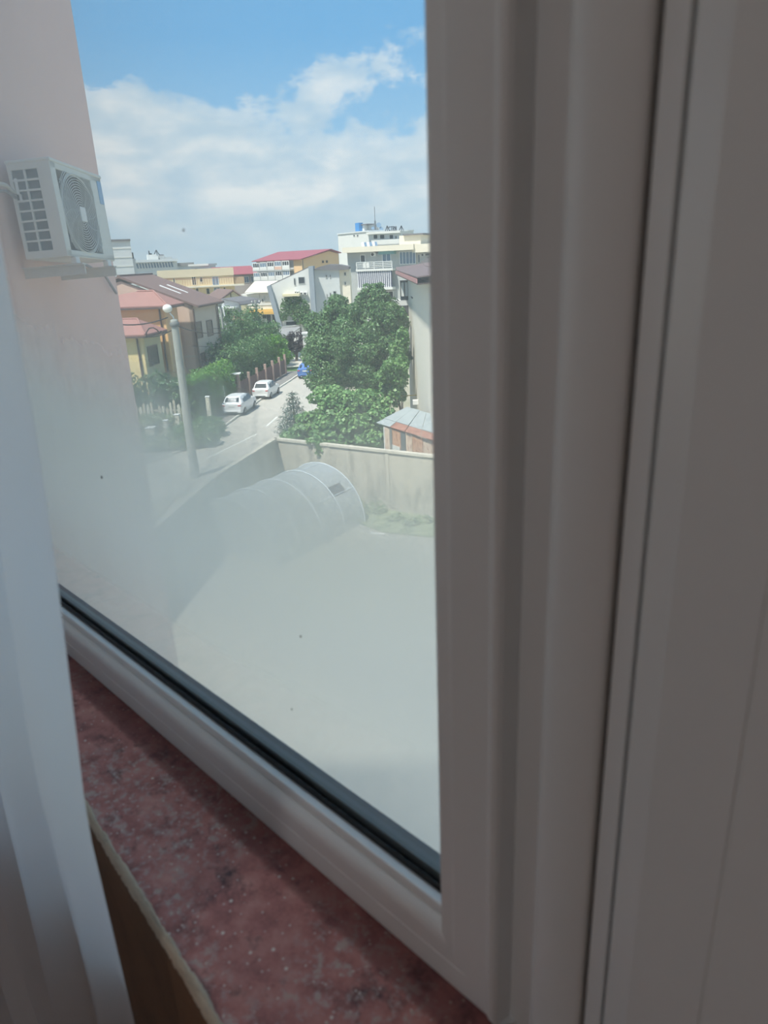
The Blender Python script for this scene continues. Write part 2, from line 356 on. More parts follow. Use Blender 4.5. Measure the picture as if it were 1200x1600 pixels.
def fog_mat():
    t = fog.node_tree; t.nodes.clear(); L = t.links.new
    tc = N(t, 'ShaderNodeTexCoord'); sep = N(t, 'ShaderNodeSeparateXYZ'); L(tc.outputs['Object'], sep.inputs[0])
    mp = N(t, 'ShaderNodeMapping'); mp.inputs['Scale'].default_value = (6, 6, 3.2); L(tc.outputs['Object'], mp.inputs[0])
    n = N(t, 'ShaderNodeTexNoise'); n.inputs['Scale'].default_value = 2.2; n.inputs['Detail'].default_value = 6; n.inputs['Roughness'].default_value = .62; L(mp.outputs[0], n.inputs['Vector'])
    a = N(t, 'ShaderNodeMath', operation='MULTIPLY_ADD'); L(n.outputs[0], a.inputs[0]); a.inputs[1].default_value = .09
    tl_ = N(t, 'ShaderNodeMath', operation='MULTIPLY_ADD'); L(sep.outputs['X'], tl_.inputs[0]); tl_.inputs[1].default_value = .07; L(sep.outputs['Z'], tl_.inputs[2])      # the mist stands higher towards the left
    tl2 = N(t, 'ShaderNodeMath', operation='ADD'); L(tl_.outputs[0], tl2.inputs[0]); tl2.inputs[1].default_value = .022; L(tl2.outputs[0], a.inputs[2])
    # water collects low between the panes
    mr = N(t, 'ShaderNodeMapRange'); mr.interpolation_type = 'SMOOTHERSTEP'; mr.inputs['From Min'].default_value = FOGZ[0]; mr.inputs['From Max'].default_value = FOGZ[1]
    mr.inputs['To Min'].default_value = FOGV[0]; mr.inputs['To Max'].default_value = FOGV[1]; L(a.outputs[0], mr.inputs[0])
    dr = N(t, 'ShaderNodeMapRange'); dr.interpolation_type = 'SMOOTHSTEP'; dr.inputs['From Min'].default_value = -.25; dr.inputs['From Max'].default_value = -.40      # drier again at the very bottom
    dr.inputs['To Min'].default_value = 1.0; dr.inputs['To Max'].default_value = .84; L(a.outputs[0], dr.inputs[0])
    mm = N(t, 'ShaderNodeMath', operation='MULTIPLY'); L(mr.outputs[0], mm.inputs[0]); L(dr.outputs[0], mm.inputs[1]); mr = mm
    tr = N(t, 'ShaderNodeBsdfTransparent')
    tl = N(t, 'ShaderNodeBsdfTranslucent'); tl.inputs[0].default_value = (.80, .84, .86, 1)
    df = N(t, 'ShaderNodeBsdfDiffuse'); df.inputs[0].default_value = (.93, .95, .95, 1)
    rf = N(t, 'ShaderNodeBsdfRefraction'); rf.inputs['Roughness'].default_value = .65; rf.inputs['IOR'].default_value = 1.2; rf.inputs['Color'].default_value = (.76, .79, .81, 1)
    m0 = N(t, 'ShaderNodeMixShader'); m0.inputs[0].default_value = .44; L(tl.outputs[0], m0.inputs[1]); L(rf.outputs[0], m0.inputs[2])
    m1 = N(t, 'ShaderNodeMixShader'); m1.inputs[0].default_value = .08; L(m0.outputs[0], m1.inputs[1]); L(df.outputs[0], m1.inputs[2])
    m2 = N(t, 'ShaderNodeMixShader'); L(mr.outputs[0], m2.inputs[0]); L(tr.outputs[0], m2.inputs[1]); L(m1.outputs[0], m2.inputs[2])
    o = N(t, 'ShaderNodeOutputMaterial'); L(m2.outputs[0], o.inputs[0])
FOGZ = (-.015, -.185); FOGV = (.19, .93)
fog_mat()
cf = MB().add([(XL + .03, .3236, -.464), (XI + .02, .3236, -.464), (XI + .02, .3236, ZT - .03), (XL + .03, .3236, ZT - .03)], [(0, 1, 2, 3)]).build('condensation_film', fog, outer)
sk = mat('dirt_speck', (40, 36, 34), .8)
for i, (x, z, r) in enumerate([(-.519, .026, .0009), (-.762, -.218, .0016), (-.417, -.290, .0008), (-.44, -.372, .0008)]):
    MB().ball((x, .3036, z), r, .0006, r * 1.4, 1, .2, i).build('dirt_speck', sk, inner)

# ---- mullion cover and cover strip to the right of the window
t1 = thing('trim_1', 'rounded white PVC coupling post between window and door', None, (0, 0, EYE), ANG, kind='structure')
MB().extrude([(-.1985, .335), (-.1985, .2945), (-.1700, .2945), (-.1699, .2800)], lambda p: ZF, lambda p: 1.0, lambda p, e: (p[0], p[1], e)).build('post_recess', pvc, t1)
cover = [(-.1700, .2840), (-.1698, .2800), (-.1692, .2762), (-.1680, .2730), (-.1660, .2705), (-.1632, .2689), (-.1596, .2680), (-.1550, .2677), (-.1490, .2679), (-.1450, .2685), (-.1410, .2694), (-.1375, .2704), (-.1355, .2712), (-.1347, .2722), (-.1345, .2740)]
mb = MB(); mb.extrude(cover, lambda p: ZF, lambda p: 1.0, lambda p, e: (p[0], p[1], e)); mb.smooth = [True] * len(mb.smooth); mb.build('post_cover', pvc, t1)
MB().extrude([(-.1345, .2739), (-.1345, .292), (-.1322, .292)], lambda p: ZF, lambda p: 1.0, lambda p, e: (p[0], p[1], e)).build('post_joint', pvc, t1)
strip = [(-.1322, .292), (-.1322, .2742), (-.1317, .2735), (-.1222, .2722), (-.1217, .2728), (-.1217, .288), (-.1198, .288)]
MB().extrude(strip, lambda p: ZF, lambda p: 1.0, lambda p, e: (p[0], p[1], e)).build('cover_strip', pvc, t1)
d1 = thing('door_1', 'white PVC balcony door frame filling the right side', None, (0, 0, EYE), ANG, kind='structure')
dprof = [(-.1200, .335), (-.1200, .2745), (-.1195, .2712), (-.1180, .2695), (-.1062, .2668), (-.1052, .2664), (-.0705, .2660), (-.0700, .2668), (-.0692, .2668), (-.0687, .2660), (.02, .2660), (.021, .2760), (.75, .2760), (.75, .335)]
MB().extrude(dprof, lambda p: ZF, lambda p: 1.0, lambda p, e: (p[0], p[1], e)).build('door_leaf', pvc, d1)
MB().box(-.20, .75, .30, .335, ZF, 1.0).build('door_core', pvc, d1)

# ---- sheer curtain
cur_m = bpy.data.materials.new('sheer_cloth'); cur_m.use_nodes = True
def cur_mat():
    t = cur_m.node_tree; t.nodes.clear(); L = t.links.new
    d = N(t, 'ShaderNodeBsdfDiffuse'); d.inputs[0].default_value = (.88, .88, .89, 1)
    tl = N(t, 'ShaderNodeBsdfTranslucent'); tl.inputs[0].default_value = (.90, .90, .91, 1)
    m = N(t, 'ShaderNodeMixShader'); m.inputs[0].default_value = .68; L(d.outputs[0], m.inputs[1]); L(tl.outputs[0], m.inputs[2])
    tc = N(t, 'ShaderNodeTexCoord'); mp = N(t, 'ShaderNodeMapping'); mp.inputs['Scale'].default_value = (900, 900, 900); L(tc.outputs['Object'], mp.inputs[0])
    n = N(t, 'ShaderNodeTexNoise'); n.inputs['Scale'].default_value = 1; L(mp.outputs[0], n.inputs['Vector'])
    bp = N(t, 'ShaderNodeBump'); bp.inputs['Strength'].default_value = .15; bp.inputs['Distance'].default_value = .001; L(n.outputs[0], bp.inputs['Height']); L(bp.outputs[0], d.inputs['Normal'])
    o = N(t, 'ShaderNodeOutputMaterial'); L(m.outputs[0], o.inputs[0])
cur_mat()
cu = MB(); nu, nz = 260, 60; zt, zb = 1.12, -1.44
for j in range(nz + 1):
    z = zt + (zb - zt) * j / nz
    e = np.interp(-z, [-1.12, -.04, .082, .169, .357, .559, 1.44], [-.335, -.352, -.361, -.379, -.425, -.424, -.44])
    for i in range(nu + 1):
        t = i / nu; x = e - t * 1.25
        amp = min(1, t * 14)
        ph = t * 62 + 1.4 * math.sin(z * 1.7 + t * 5)
        y = .116 - amp * (.013 * math.sin(ph) + .007 * math.sin(ph * .47 + z * 1.3) + .003 * math.sin(ph * 2.3 + z * 3)) - .012 * (1 - math.cos(min(t * 9, 1.5)))
        x += .006 * math.cos(ph) * amp
        cu.v.append((x, y, z))
for j in range(nz):
    for i in range(nu):
        a = j * (nu + 1) + i; cu.f.append((a, a + 1, a + nu + 2, a + nu + 1)); cu.smooth.append(True)
cur = cu.build('curtain', cur_m); cur.location = (0, 0, EYE); cur.rotation_euler = (0, 0, ANG)
tag(cur, 'sheer white curtain hanging in soft folds at the left of the window', 'curtain')
rod = thing('curtain_rod', 'slim white curtain rod above the window carrying the sheer curtain', 'curtain rod', (0, 0, EYE), ANG)
MB().tube([(-2.2, .105, 1.13), (1.2, .105, 1.13)], .012, 12).build('rod', white_p, rod)
for x in (-2.0, -.1, 1.1): MB().box(x - .01, x + .01, .105, .167, 1.12, 1.14).build('bracket', white_p, rod)

# ---- the rest of our own building, above and below this room
blk = mat('pink_render', (200, 168, 158), .9, .06, 1.2, bump=.15, bscale=40)
b = MB(); b.box(-2.8, 6, -8, .40, -EYE, ZF - .25); b.box(2.2, 6, -8, .40, ZF - .25, ZC + .25)
froom('wall_lower', b, blk)
froom('wall_upper', MB().box(-2.8, 6, -8, .40, ZC + .25, 1.8), blk)

# =========================================================================== OUTDOORS
class Site:
    """A building: Empty at the left foot of its front, local x along the front, y into the depth, z up."""
    def __init__(s, name, label, cat, A, B, group=None):
        s.A = Vector((A[0], A[1], 0)); d = Vector((B[0] - A[0], B[1] - A[1], 0)); s.L = d.length; s.ex = d / s.L; s.ey = Vector((-s.ex.y, s.ex.x, 0))
        s.o = thing(name, label, cat, s.A, math.atan2(s.ex.y, s.ex.x), group)
    def p(s, px, py, y=0.0):                   # local x, z of a sight line on the plane y
        r = ray(px, py); o = Vector((0, 0, EYE)) - s.A; k = (y - o.dot(s.ey)) / r.dot(s.ey); q = o + r * k
        return q.dot(s.ex), q.z
    def side(s, px, py, x=None):               # local y, z on the end wall x
        x = s.L if x is None else x
        r = ray(px, py); o = Vector((0, 0, EYE)) - s.A; k = (x - o.dot(s.ex)) / r.dot(s.ex); q = o + r * k
        return q.dot(s.ey), q.z
    def r(s, a, b, c, d, y=0.0):               # rectangle left, top, right, bottom -> x0,x1,z0,z1
        my, mx = (b + d) / 2, (a + c) / 2
        return s.p(a, my, y)[0], s.p(c, my, y)[0], s.p(mx, d, y)[1], s.p(mx, b, y)[1]
    def box(s, name, m, x0, x1, y0, y1, z0, z1, parent=None):
        return MB().box(x0, x1, y0, y1, z0, z1).build(name, m, parent or s.o)
    def pbox(s, name, m, rect, y0, y1, parent=None):
        x0, x1, z0, z1 = s.r(*rect, y=min(y0, y1)); return s.box(name, m, x0, x1, y0, y1, z0, z1, parent)
    def win(s, rect, y=0.0, fm=None, gm=None, fw=.08, mull=0, name='window'):
        x0, x1, z0, z1 = s.r(*rect, y=y); return window(s.o, x0, x1, z0, z1, y, fm or win_frame, gm or win_dark, fw, mull, name)
def window(par, x0, x1, z0, z1, y, fm, gm, fw=.08, mull=0, name='window'):
    f = MB(); a, b = y - .06, y + .02
    f.box(x0, x1, a, b, z0, z0 + fw); f.box(x0, x1, a, b, z1 - fw, z1); f.box(x0, x0 + fw, a, b, z0 + fw, z1 - fw); f.box(x1 - fw, x1, a, b, z0 + fw, z1 - fw)
    for i in range(mull):
        xm = x0 + (x1 - x0) * (i + 1) / (mull + 1); f.box(xm - fw * .4, xm + fw * .4, a, b, z0 + fw, z1 - fw)
    w = f.build(name, fm, par)
    MB().box(x0 + fw * .5, x1 - fw * .5, y - .025, y + .01, z0 + fw * .5, z1 - fw * .5).build('pane', gm, w)
    return w
def side_window(par, X, y0, y1, z0, z1, fm, gm, fw=.08):
    f = MB(); a, b = X - .02, X + .06
    f.box(a, b, y0, y1, z0, z0 + fw); f.box(a, b, y0, y1, z1 - fw, z1); f.box(a, b, y0, y0 + fw, z0 + fw, z1 - fw); f.box(a, b, y1 - fw, y1, z0 + fw, z1 - fw)
    w = f.build('window', fm, par); MB().box(X - .01, X + .025, y0 + fw * .5, y1 - fw * .5, z0 + fw * .5, z1 - fw * .5).build('pane', gm, w); return w
def xy(px, py, Y):
    p = at(px, py, Y); return (p.x, p.y)

def leaf_mesh(name, blobs, n, size, m, parent=None, seed=0, inner=.62, flat=.3, aspect=.6, kind=None):
    rg = np.random.default_rng(seed + 5)
    vol = np.array([b[1][0] * b[1][1] + b[1][1] * b[1][2] + b[1][0] * b[1][2] for b in blobs]); cnt = np.maximum(1, (n * vol / vol.sum()).astype(int)); P, Nn = [], []
    for (c, r), k in zip(blobs, cnt):
        d = rg.normal(size=(k, 3)); d /= np.linalg.norm(d, axis=1)[:, None]
        lump = 1 + .10 * np.sin(d[:, :1] * 7 + seed) * np.sin(d[:, 1:2] * 6 + 1) + .08 * np.sin(d[:, 2:] * 9 + seed * 2)
        rad = (inner + (1.04 - inner) * rg.random((k, 1)) ** .5) * lump
        P.append(np.array(c) + d * np.array(r) * rad); q = d / np.array(r); q /= np.linalg.norm(q, axis=1)[:, None]; Nn.append(q)
    P = np.concatenate(P); Nn = np.concatenate(Nn); k = len(P)
    nn = Nn * (1 - flat) + rg.normal(size=(k, 3)) * .55 + np.array([0, 0, flat]); nn /= np.linalg.norm(nn, axis=1)[:, None]
    t = np.cross(nn, rg.normal(size=(k, 3))); t /= np.linalg.norm(t, axis=1)[:, None]; b = np.cross(nn, t)
    s = size * (.6 + .8 * rg.random((k, 1)))
    V = np.empty((k, 4, 3)); V[:, 0] = P - t * s * .5; V[:, 1] = P + b * s * aspect * .5 + nn * s * .12; V[:, 2] = P + t * s * .5; V[:, 3] = P - b * s * aspect * .5 + nn * s * .12
    me = bpy.data.meshes.new(name); me.vertices.add(k * 4); me.vertices.foreach_set('co', V.reshape(-1)); me.loops.add(k * 4); me.loops.foreach_set('vertex_index', np.arange(k * 4, dtype=np.int32))
    me.polygons.add(k); me.polygons.foreach_set('loop_start', np.arange(0, k * 4, 4, dtype=np.int32)); me.update(calc_edges=True); me.materials.append(m)
    o = bpy.data.objects.new(name, me); COL.objects.link(o)
    if parent: o.parent = parent
    if kind: o['kind'] = kind
    return o
LG = leaf_mat('leaf_walnut', (74, 112, 68), (98, 138, 86), (130, 164, 110))
LB = leaf_mat('leaf_vine', (82, 126, 72), (110, 156, 92), (152, 188, 122))
LD = leaf_mat('leaf_hedge', (54, 94, 62), (72, 114, 72), (94, 136, 82))
LH = leaf_mat('leaf_hedge_bright', (70, 124, 46), (96, 150, 56), (128, 176, 76))
LF = leaf_mat('leaf_fir', (52, 80, 74), (70, 100, 90), (96, 124, 110))
LP = leaf_mat('leaf_plum', (40, 34, 42), (58, 48, 58), (76, 64, 74))
LW = leaf_mat('leaf_weeds', (112, 142, 96), (142, 164, 114), (180, 184, 144))
bark = mat('bark', (92, 80, 68), .9, .3, 8, stretch=(4, 4, 1))

def tree(name, label, cat, base, blobs, n, size, m, seed=0, trunk=.18, group=None, **k):
    r = thing(name, label, cat, (base[0], base[1], base[2] if len(base) > 2 else 0), 0, group)
    rd = random.Random(seed * 7 + 1); cl = []
    for c, rr in blobs:
        cl.append((c, tuple(v * .80 for v in rr)))
        for _ in range(13):
            d = Vector((rd.gauss(0, 1), rd.gauss(0, 1), rd.gauss(.25, 1))).normalized(); f = rd.uniform(.24, .42)
            cl.append(((c[0] + d.x * rr[0] * .84, c[1] + d.y * rr[1] * .84, c[2] + d.z * rr[2] * .84), tuple(v * f for v in rr)))
    b0 = Vector((0, 0, 0)); o = Vector(r.location); top = Vector(blobs[0][0]) - o
    t = MB(); t.tube([b0, b0.lerp(top, .35) + Vector((.08, .05, 0)), top], trunk, 8, r1=trunk * .4)
    for c, rr in blobs[1:]:
        q = Vector(c) - o; t.tube([b0.lerp(top, .3), b0.lerp(q, .7) + Vector((0, 0, .2)), q], trunk * .45, 6, r1=trunk * .15)
    t.build('trunk', bark, r)
    leaf_mesh('crown', [((Vector(c) - o)[:], rr) for c, rr in cl], n, size, m, r, seed, kind='stuff', **k)
    return r

# ---- ground, street, yard
def sheet(name, pts, z, m, th=.05, kind='structure'):
    mb = MB(); mb.prism([(x, y, z - th) for x, y in pts], (0, 0, th)); o = mb.build(name, m); o['kind'] = kind; return o
dirt = mat('dusty_ground', (158, 152, 132), .95, .25, .35, dark=(112, 126, 92))
asph = mat('grey_asphalt', (182, 178, 168), .9, .10, .6)
asph_d = mat('dark_asphalt', (132, 130, 126), .9, .12, 1.0)
conc = mat('pale_concrete', (196, 192, 180), .9, .10, .7)
G_ = MB().box(-420, 420, -60, 900, -.4, -.06).build('ground', dirt); G_['kind'] = 'structure'
curbL = [(-27, 25.5), (-20.5, 31.2), (-15.4, 36.2), (-14.06, 37.65), (-13.09, 39.18), (-12.32, 40.44), (-11.45, 42.86), (-10.76, 46.72), (-10.03, 52.66), (-9.42, 58.49), (-8.63, 62.91), (-7.59, 69.93), (-7.0, 74.5)]
def offset(path, d):
    out = []
    for i, p in enumerate(path):
        a = Vector(path[max(i - 1, 0)]); b2 = Vector(path[min(i + 1, len(path) - 1)]); t = (b2 - a).normalized(); nrm = Vector((t.y, -t.x)); out.append((p[0] + nrm.x * d, p[1] + nrm.y * d))
    return out
def band(name, a, b, z, m, th=.05):
    mb = MB(); n = len(a)
    vs = [(x, y, z) for x, y in a] + [(x, y, z) for x, y in b] + [(x, y, z - th) for x, y in a] + [(x, y, z - th) for x, y in b]
    fs = [(i, n + i, n + i + 1, i + 1) for i in range(n - 1)] + [(i, i + 1, 2 * n + i + 1, 2 * n + i) for i in range(n - 1)] + [(n + i + 1, n + i, 3 * n + i, 3 * n + i + 1) for i in range(n - 1)]
    mb.add(vs, fs); o = mb.build(name, m); o['kind'] = 'structure'; return o
band('street', curbL, offset(curbL, 6.2), 0.0, asph)
band('pavement', offset(curbL, -2.1), offset(curbL, -.14), .08, asph_d, .14)
kerb = bpy.data.objects.new('kerb', None); COL.objects.link(kerb); kerb['kind'] = 'structure'
ko, ki = offset(curbL, 0), offset(curbL, -.15)
stone = mat('kerb_stone', (206, 204, 194), .9, .12, 3)
for i in range(2, len(ko) - 1):               # one stone at a time along the street edge
    a0, a1 = Vector(ko[i]), Vector(ko[i + 1]); b0, b1 = Vector(ki[i]), Vector(ki[i + 1]); k = max(1, round((a1 - a0).length / 1.0))
    for j in range(k):
        u0, u1 = (j + .015) / k, (j + .985) / k; q = [a0.lerp(a1, u0), a0.lerp(a1, u1), b0.lerp(b1, u1), b0.lerp(b1, u0)]
        MB().prism([(p.x, p.y, -.05) for p in q], (0, 0, .17 + RNG.uniform(0, .012))).build('kerb_stone', stone, kerb)
paint = mat('road_paint', (222, 222, 214), .8, .1, 4)
mk = bpy.data.objects.new('road_marking', None); COL.objects.link(mk); mk['kind'] = 'structure'
for a, b2 in [((-12.6, 33.6), (-10.35, 38.9)), ((-10.16, 39.25), (-8.05, 45.11)), ((-7.74, 47.3), (-7.4, 50.2)), ((-6.9, 53.6), (-6.55, 56.6)), ((-13.6, 31.0), (-12.9, 32.6))]:
    a, b2 = Vector(a), Vector(b2); t = (b2 - a).normalized(); nn = Vector((-t.y, t.x)) * .07
    MB().prism([(p.x, p.y, .001) for p in (a - nn, b2 - nn, b2 + nn, a + nn)], (0, 0, .005)).build('dash', paint, mk)
sheet('cross_street', [(-14, 74.5), (2, 74.5), (4, 96), (-16, 96)], .0, conc)
gr = MB(); gr.box(-9.6, -7.6, 71.8, 74.6, -.02, .12); gm = mat('clipped_grass', (84, 120, 66), .95, .3, 5)
go = gr.build('grass', gm); tag(go, 'small patch of green grass at the far street corner', 'grass', kind='stuff')

# yard walls of cast concrete bays
WH = 2.7; C0 = Vector((-4.98, 32.55)); C1 = Vector((16.0, 20.0)); C2 = Vector((-6.7, 26.4)); C3 = Vector((-8.6, 12.0))
concw = mat('stained_concrete', (186, 180, 164), .92, .16, .9, dark=(146, 144, 132), bump=.1, bscale=20, stretch=(2.2, 2.2, .5))
conccap = mat('wall_cap_concrete', (198, 192, 176), .92, .14, 2)
wallt = thing('boundary_wall', 'grey concrete yard wall of cast bays with thin posts and a pale coping', 'wall', (C0.x, C0.y, 0))
def bays(a, b2, n):
    a = a - C0; b2 = b2 - C0; d = (b2 - a); L_ = d.length; t = d / L_; nn = Vector((t.y, -t.x))
    def pr(s0, s1, o0, o1, z0, z1, nm, m):
        q = [a + t * s0 + nn * o0, a + t * s1 + nn * o0, a + t * s1 + nn * o1, a + t * s0 + nn * o1]
        MB().prism([(p.x, p.y, z0) for p in q], (0, 0, z1 - z0)).build(nm, m, wallt)
    st = L_ / n
    for i in range(n):
        pr(i * st + .09, (i + 1) * st - .09, -.06, .06, -.1, WH - .1, 'panel', concw)
        pr(i * st - .09, i * st + .09, -.09, .085, -.1, WH - .1, 'post', concw)
        pr(i * st, (i + 1) * st - .01, -.12, .12, WH - .1, WH, 'coping', conccap)
    pr(L_ - .09, L_ + .09, -.09, .085, -.1, WH - .1, 'post', concw)
bays(C0, C1, 8); bays(C2, C0, 2); bays(C3, C2, 5)
sheet('yard', [(-8.6, 10), (-6.6, 26.4), (-4.98, 32.5), (16, 19.9), (16, 1), (-8.6, 1)], .0, mat('yard_concrete', (160, 158, 146), .92, .10, .35))
yg = MB().prism([(-4.9, 32.3, .0), (4.8, 26.4, .0), (4.4, 24.7, .0), (-.1, 26.6, .0), (-1.2, 27.9, .0), (-4.7, 30.8, .0)], (0, 0, .05)).build('grass', mat('worn_grass', (136, 146, 110), .95, .35, 1.6, dark=(98, 118, 78)))
tag(yg, 'worn grass strip at the foot of the concrete yard wall', 'grass', kind='stuff')
leaf_mesh('weeds', [((.6 + i * .55 + RNG.uniform(-.2, .2), 28.2 - i * .33 + RNG.uniform(-.6, .4), .12), (.4, .35, .18)) for i in range(7)] + [((-1.1, 29.3, .2), (.4, .4, .3)), ((-.3, 29.0, .2), (.5, .4, .3))], 1500, .12, LW, None, 3, kind='stuff')
tag(bpy.data.objects['weeds'], 'low weeds growing along the foot of the yard wall', 'weeds')
pb = thing('white_plank', 'short white board lying on the pale yard ground', 'board', (-.3, 26.45, 0), R(-14)); MB().bbox(-.32, .32, -.06, .06, .002, .05, .01).build('board', white_p, pb)

# ---- polytunnel
tun = thing('polytunnel', 'translucent plastic polytunnel greenhouse standing in the concrete yard', 'greenhouse', (-2.66, 29.2, 0), math.atan2(.577, -.816) + math.pi)
film_m = bpy.data.materials.new('plastic_film'); film_m.use_nodes = True
def film():
    t = film_m.node_tree; t.nodes.clear(); L = t.links.new
    d = N(t, 'ShaderNodeBsdfDiffuse'); d.inputs[0].default_value = (.78, .84, .88, 1); tl = N(t, 'ShaderNodeBsdfTranslucent'); tl.inputs[0].default_value = (.78, .84, .88, 1)
    tp = N(t, 'ShaderNodeBsdfTransparent'); tp.inputs[0].default_value = (.9, .94, .96, 1); gl = N(t, 'ShaderNodeBsdfGlossy'); gl.inputs['Roughness'].default_value = .25
    m1 = N(t, 'ShaderNodeMixShader'); m1.inputs[0].default_value = .5; L(d.outputs[0], m1.inputs[1]); L(tl.outputs[0], m1.inputs[2])
    m2 = N(t, 'ShaderNodeMixShader'); m2.inputs[0].default_value = .42; L(m1.outputs[0], m2.inputs[1]); L(tp.outputs[0], m2.inputs[2])
    m3 = N(t, 'ShaderNodeMixShader'); m3.inputs[0].default_value = .1; L(m2.outputs[0], m3.inputs[1]); L(gl.outputs[0], m3.inputs[2])
    o = N(t, 'ShaderNodeOutputMaterial'); L(m3.outputs[0], o.inputs[0])
film()
# local x across (towards the right base), local y towards the far end; arches at y = 0 .. -5.4
TR, TH, TLn = 2.25, 2.3, 5.4
def arch(y, k=28, r=1.0): return [(-math.cos(math.pi * i / k) * TR * r, y, math.sin(math.pi * i / k) * TH * r) for i in range(k + 1)]
cov = MB(); rows = [arch(-TLn * j / 12, 28, 1 - .012 * math.sin(j * math.pi / 2) ** 2) for j in range(13)]
vv = [p for q in rows for p in q]; ff = []
for j in range(12):
    for i in range(28):
        if 20 <= i <= 21 and 1 <= j <= 2: continue          # the open vent
        ff.append((j * 29 + i, j * 29 + i + 1, (j + 1) * 29 + i + 1, (j + 1) * 29 + i))
cov.add(vv, ff, True); cov.build('cover', film_m, tun)
for y in (0, -TLn): MB().poly(arch(y)).build('end_sheet', film_m, tun)
hoop = mat('hoop_pipe', (196, 206, 212), .5)
for j in range(5): MB().tube(arch(-TLn * j / 4, 28, 1.006), .028, 6).build('hoop', hoop, tun)
for a in (40, 90, 140): MB().tube([(-math.cos(R(a)) * TR, 0, math.sin(R(a)) * TH), (-math.cos(R(a)) * TR, -TLn, math.sin(R(a)) * TH)], .02, 6).build('purlin', hoop, tun)
vb = []
for i in (20, 21, 22): vb += [rows[1][i], rows[3][i]]
MB().add([(p[0] * .98, p[1], p[2] * .98) for p in vb], [(0, 1, 3, 2), (2, 3, 5, 4)]).build('vent_mesh', mat('vent_mesh', (70, 76, 82), .9), tun)

# ---- shed behind the wall
e0, e1 = on_ground(588, 661, 2.8), on_ground(675, 688, 2.8)
shed = Site('shed', 'low rusty sheet metal shed with a grey roof behind the concrete wall', 'shed', (on_ground(601, 666, 2.75).x, on_ground(601, 666, 2.75).y), (e1.x + .12, e1.y + .05))
r0, r1 = on_ground(636, 637, 3.5), on_ground(674, 648.5, 3.5)
roof_g = mat('shed_roof_grey', (150, 158, 158), .6, .12, 2, metal=.0)
rust = mat('rusty_sheet', (190, 150, 120), .8, .35, 3.4, dark=(142, 84, 62), stretch=(2.2, 2.2, 1.4))
rust_p = mat('peeling_sheet', (206, 186, 164), .8, .35, 4.5, dark=(150, 84, 60), stretch=(2, 2, 1.0))
def loc(s, w): q = Vector(w) - s.A; return Vector((q.dot(s.ex), q.dot(s.ey), q.z))
ext = (r1 - r0) * .9; ext2 = (e1 - e0) * .9
E0, E1, R0_, R1_ = loc(shed, e0), loc(shed, e1 + ext2), loc(shed, r0), loc(shed, r1 + ext)
midf = .26
def lerp(a, b2, t): return Vector(a).lerp(Vector(b2), t)
nsh = 7
for i in range(nsh):                        # corrugated sheets, laid side by side: rusty along the eave
    t0, t1 = i / nsh, (i + 1) / nsh - .006
    a, b2, c, d = lerp(E0, E1, t0), lerp(E0, E1, t1), lerp(R0_, R1_, t1), lerp(R0_, R1_, t0)
    dz = Vector((0, 0, .02 + .012 * (i % 2)))
    MB().prism([lerp(a, d, midf) + dz, lerp(b2, c, midf) + dz, c + dz, d + dz], (0, 0, .03)).build('roof_sheet', roof_g, shed.o)
    MB().prism([a, b2, lerp(b2, c, midf + .03), lerp(a, d, midf + .03)], (0, 0, .025)).build('roof_sheet', mat('roof_rust', (150, 108, 92), .8, .3, 2.5) if i else roof_g, shed.o)
pal = [rust_p, mat('grey_sheet', (126, 128, 122), .8, .2, 3), rust, mat('grey_sheet_dark', (104, 110, 108), .8, .2, 3), rust_p, rust, rust_p, rust, rust_p, rust]
wx = [0, .42, .62, 1.35, 1.75, 2.3, 3.1, 3.9, 4.7, 5.5, 6.3]
zt_ = 2.72
for i in range(10): shed.box('wall_sheet', pal[i], wx[i] + .01, wx[i + 1] - .01, -.02 * (i % 2), .04, 0, zt_)
shed.box('corner_post', white_p, -.03, .02, -.06, .05, 0, zt_); shed.box('corner_post', mat('old_wood', (196, 176, 150), .85, .2, 5), 2.28, 2.33, -.05, .02, 0, zt_)
shed.box('board', mat('old_white_board', (206, 208, 202), .8, .1, 4), .68, 1.3, -.05, -.02, .4, 1.95); shed.box('slot', metal_d, .86, .92, -.06, -.05, .9, 1.7); shed.box('slot', metal_d, 1.0, 1.06, -.06, -.05, .9, 1.7)
shed.box('hatch', mat('rust_dark', (120, 76, 60), .85, .3, 6), 2.62, 3.0, -.05, -.02, .9, 1.75)
MB().prism([(0, .05, 0), (0, R0_.y, 0), (0, R0_.y, 3.4), (0, .05, 2.72)], (.05, 0, 0)).build('side_wall', rust, shed.o)

# ---- near white house on the right, brown shingle roof
h9 = Site('white_house', 'tall white rendered house with a brown shingle roof and red eaves board, beside the shed', 'house', (2.12, 46.2), (2.38, 31.0))
wcream = mat('cream_render', (220, 215, 202), .9, .05, 1.5)
# here local x runs towards us, local y to the right (x cross): depth is on +y
L9 = h9.L; sgn = 1
h9.box('wall', wcream, 0, L9, 0, 8, 0, 9.35)
shingle = mat('brown_shingle', (112, 98, 98), .85, .2, 5)
def rf9(x, y): return (x, y, 9.62 + (y + .62) * .105 + (.16 if x < -1.5 else 0))
nx, ny = 15, 5
for i in range(nx):                          # shingle courses
    xa, xb = -2.2 + (L9 + 2.9) * i / nx, -2.2 + (L9 + 2.9) * (i + 1) / nx - .02
    for j in range(ny):
        ya, yb = -.62 + 8.9 * j / ny, -.62 + 8.9 * (j + 1) / ny + .06
        p = [Vector(rf9(xa, ya)), Vector(rf9(xb, ya)), Vector(rf9(xb, yb)), Vector(rf9(xa, yb))]
        p[0].z += .03; p[1].z += .03
        MB().prism(p, (0, 0, .05)).build('shingle', shingle, h9.o)
redf = mat('red_fascia', (172, 128, 126), .7, .1, 3); soff = mat('dark_soffit', (84, 72, 68), .8)
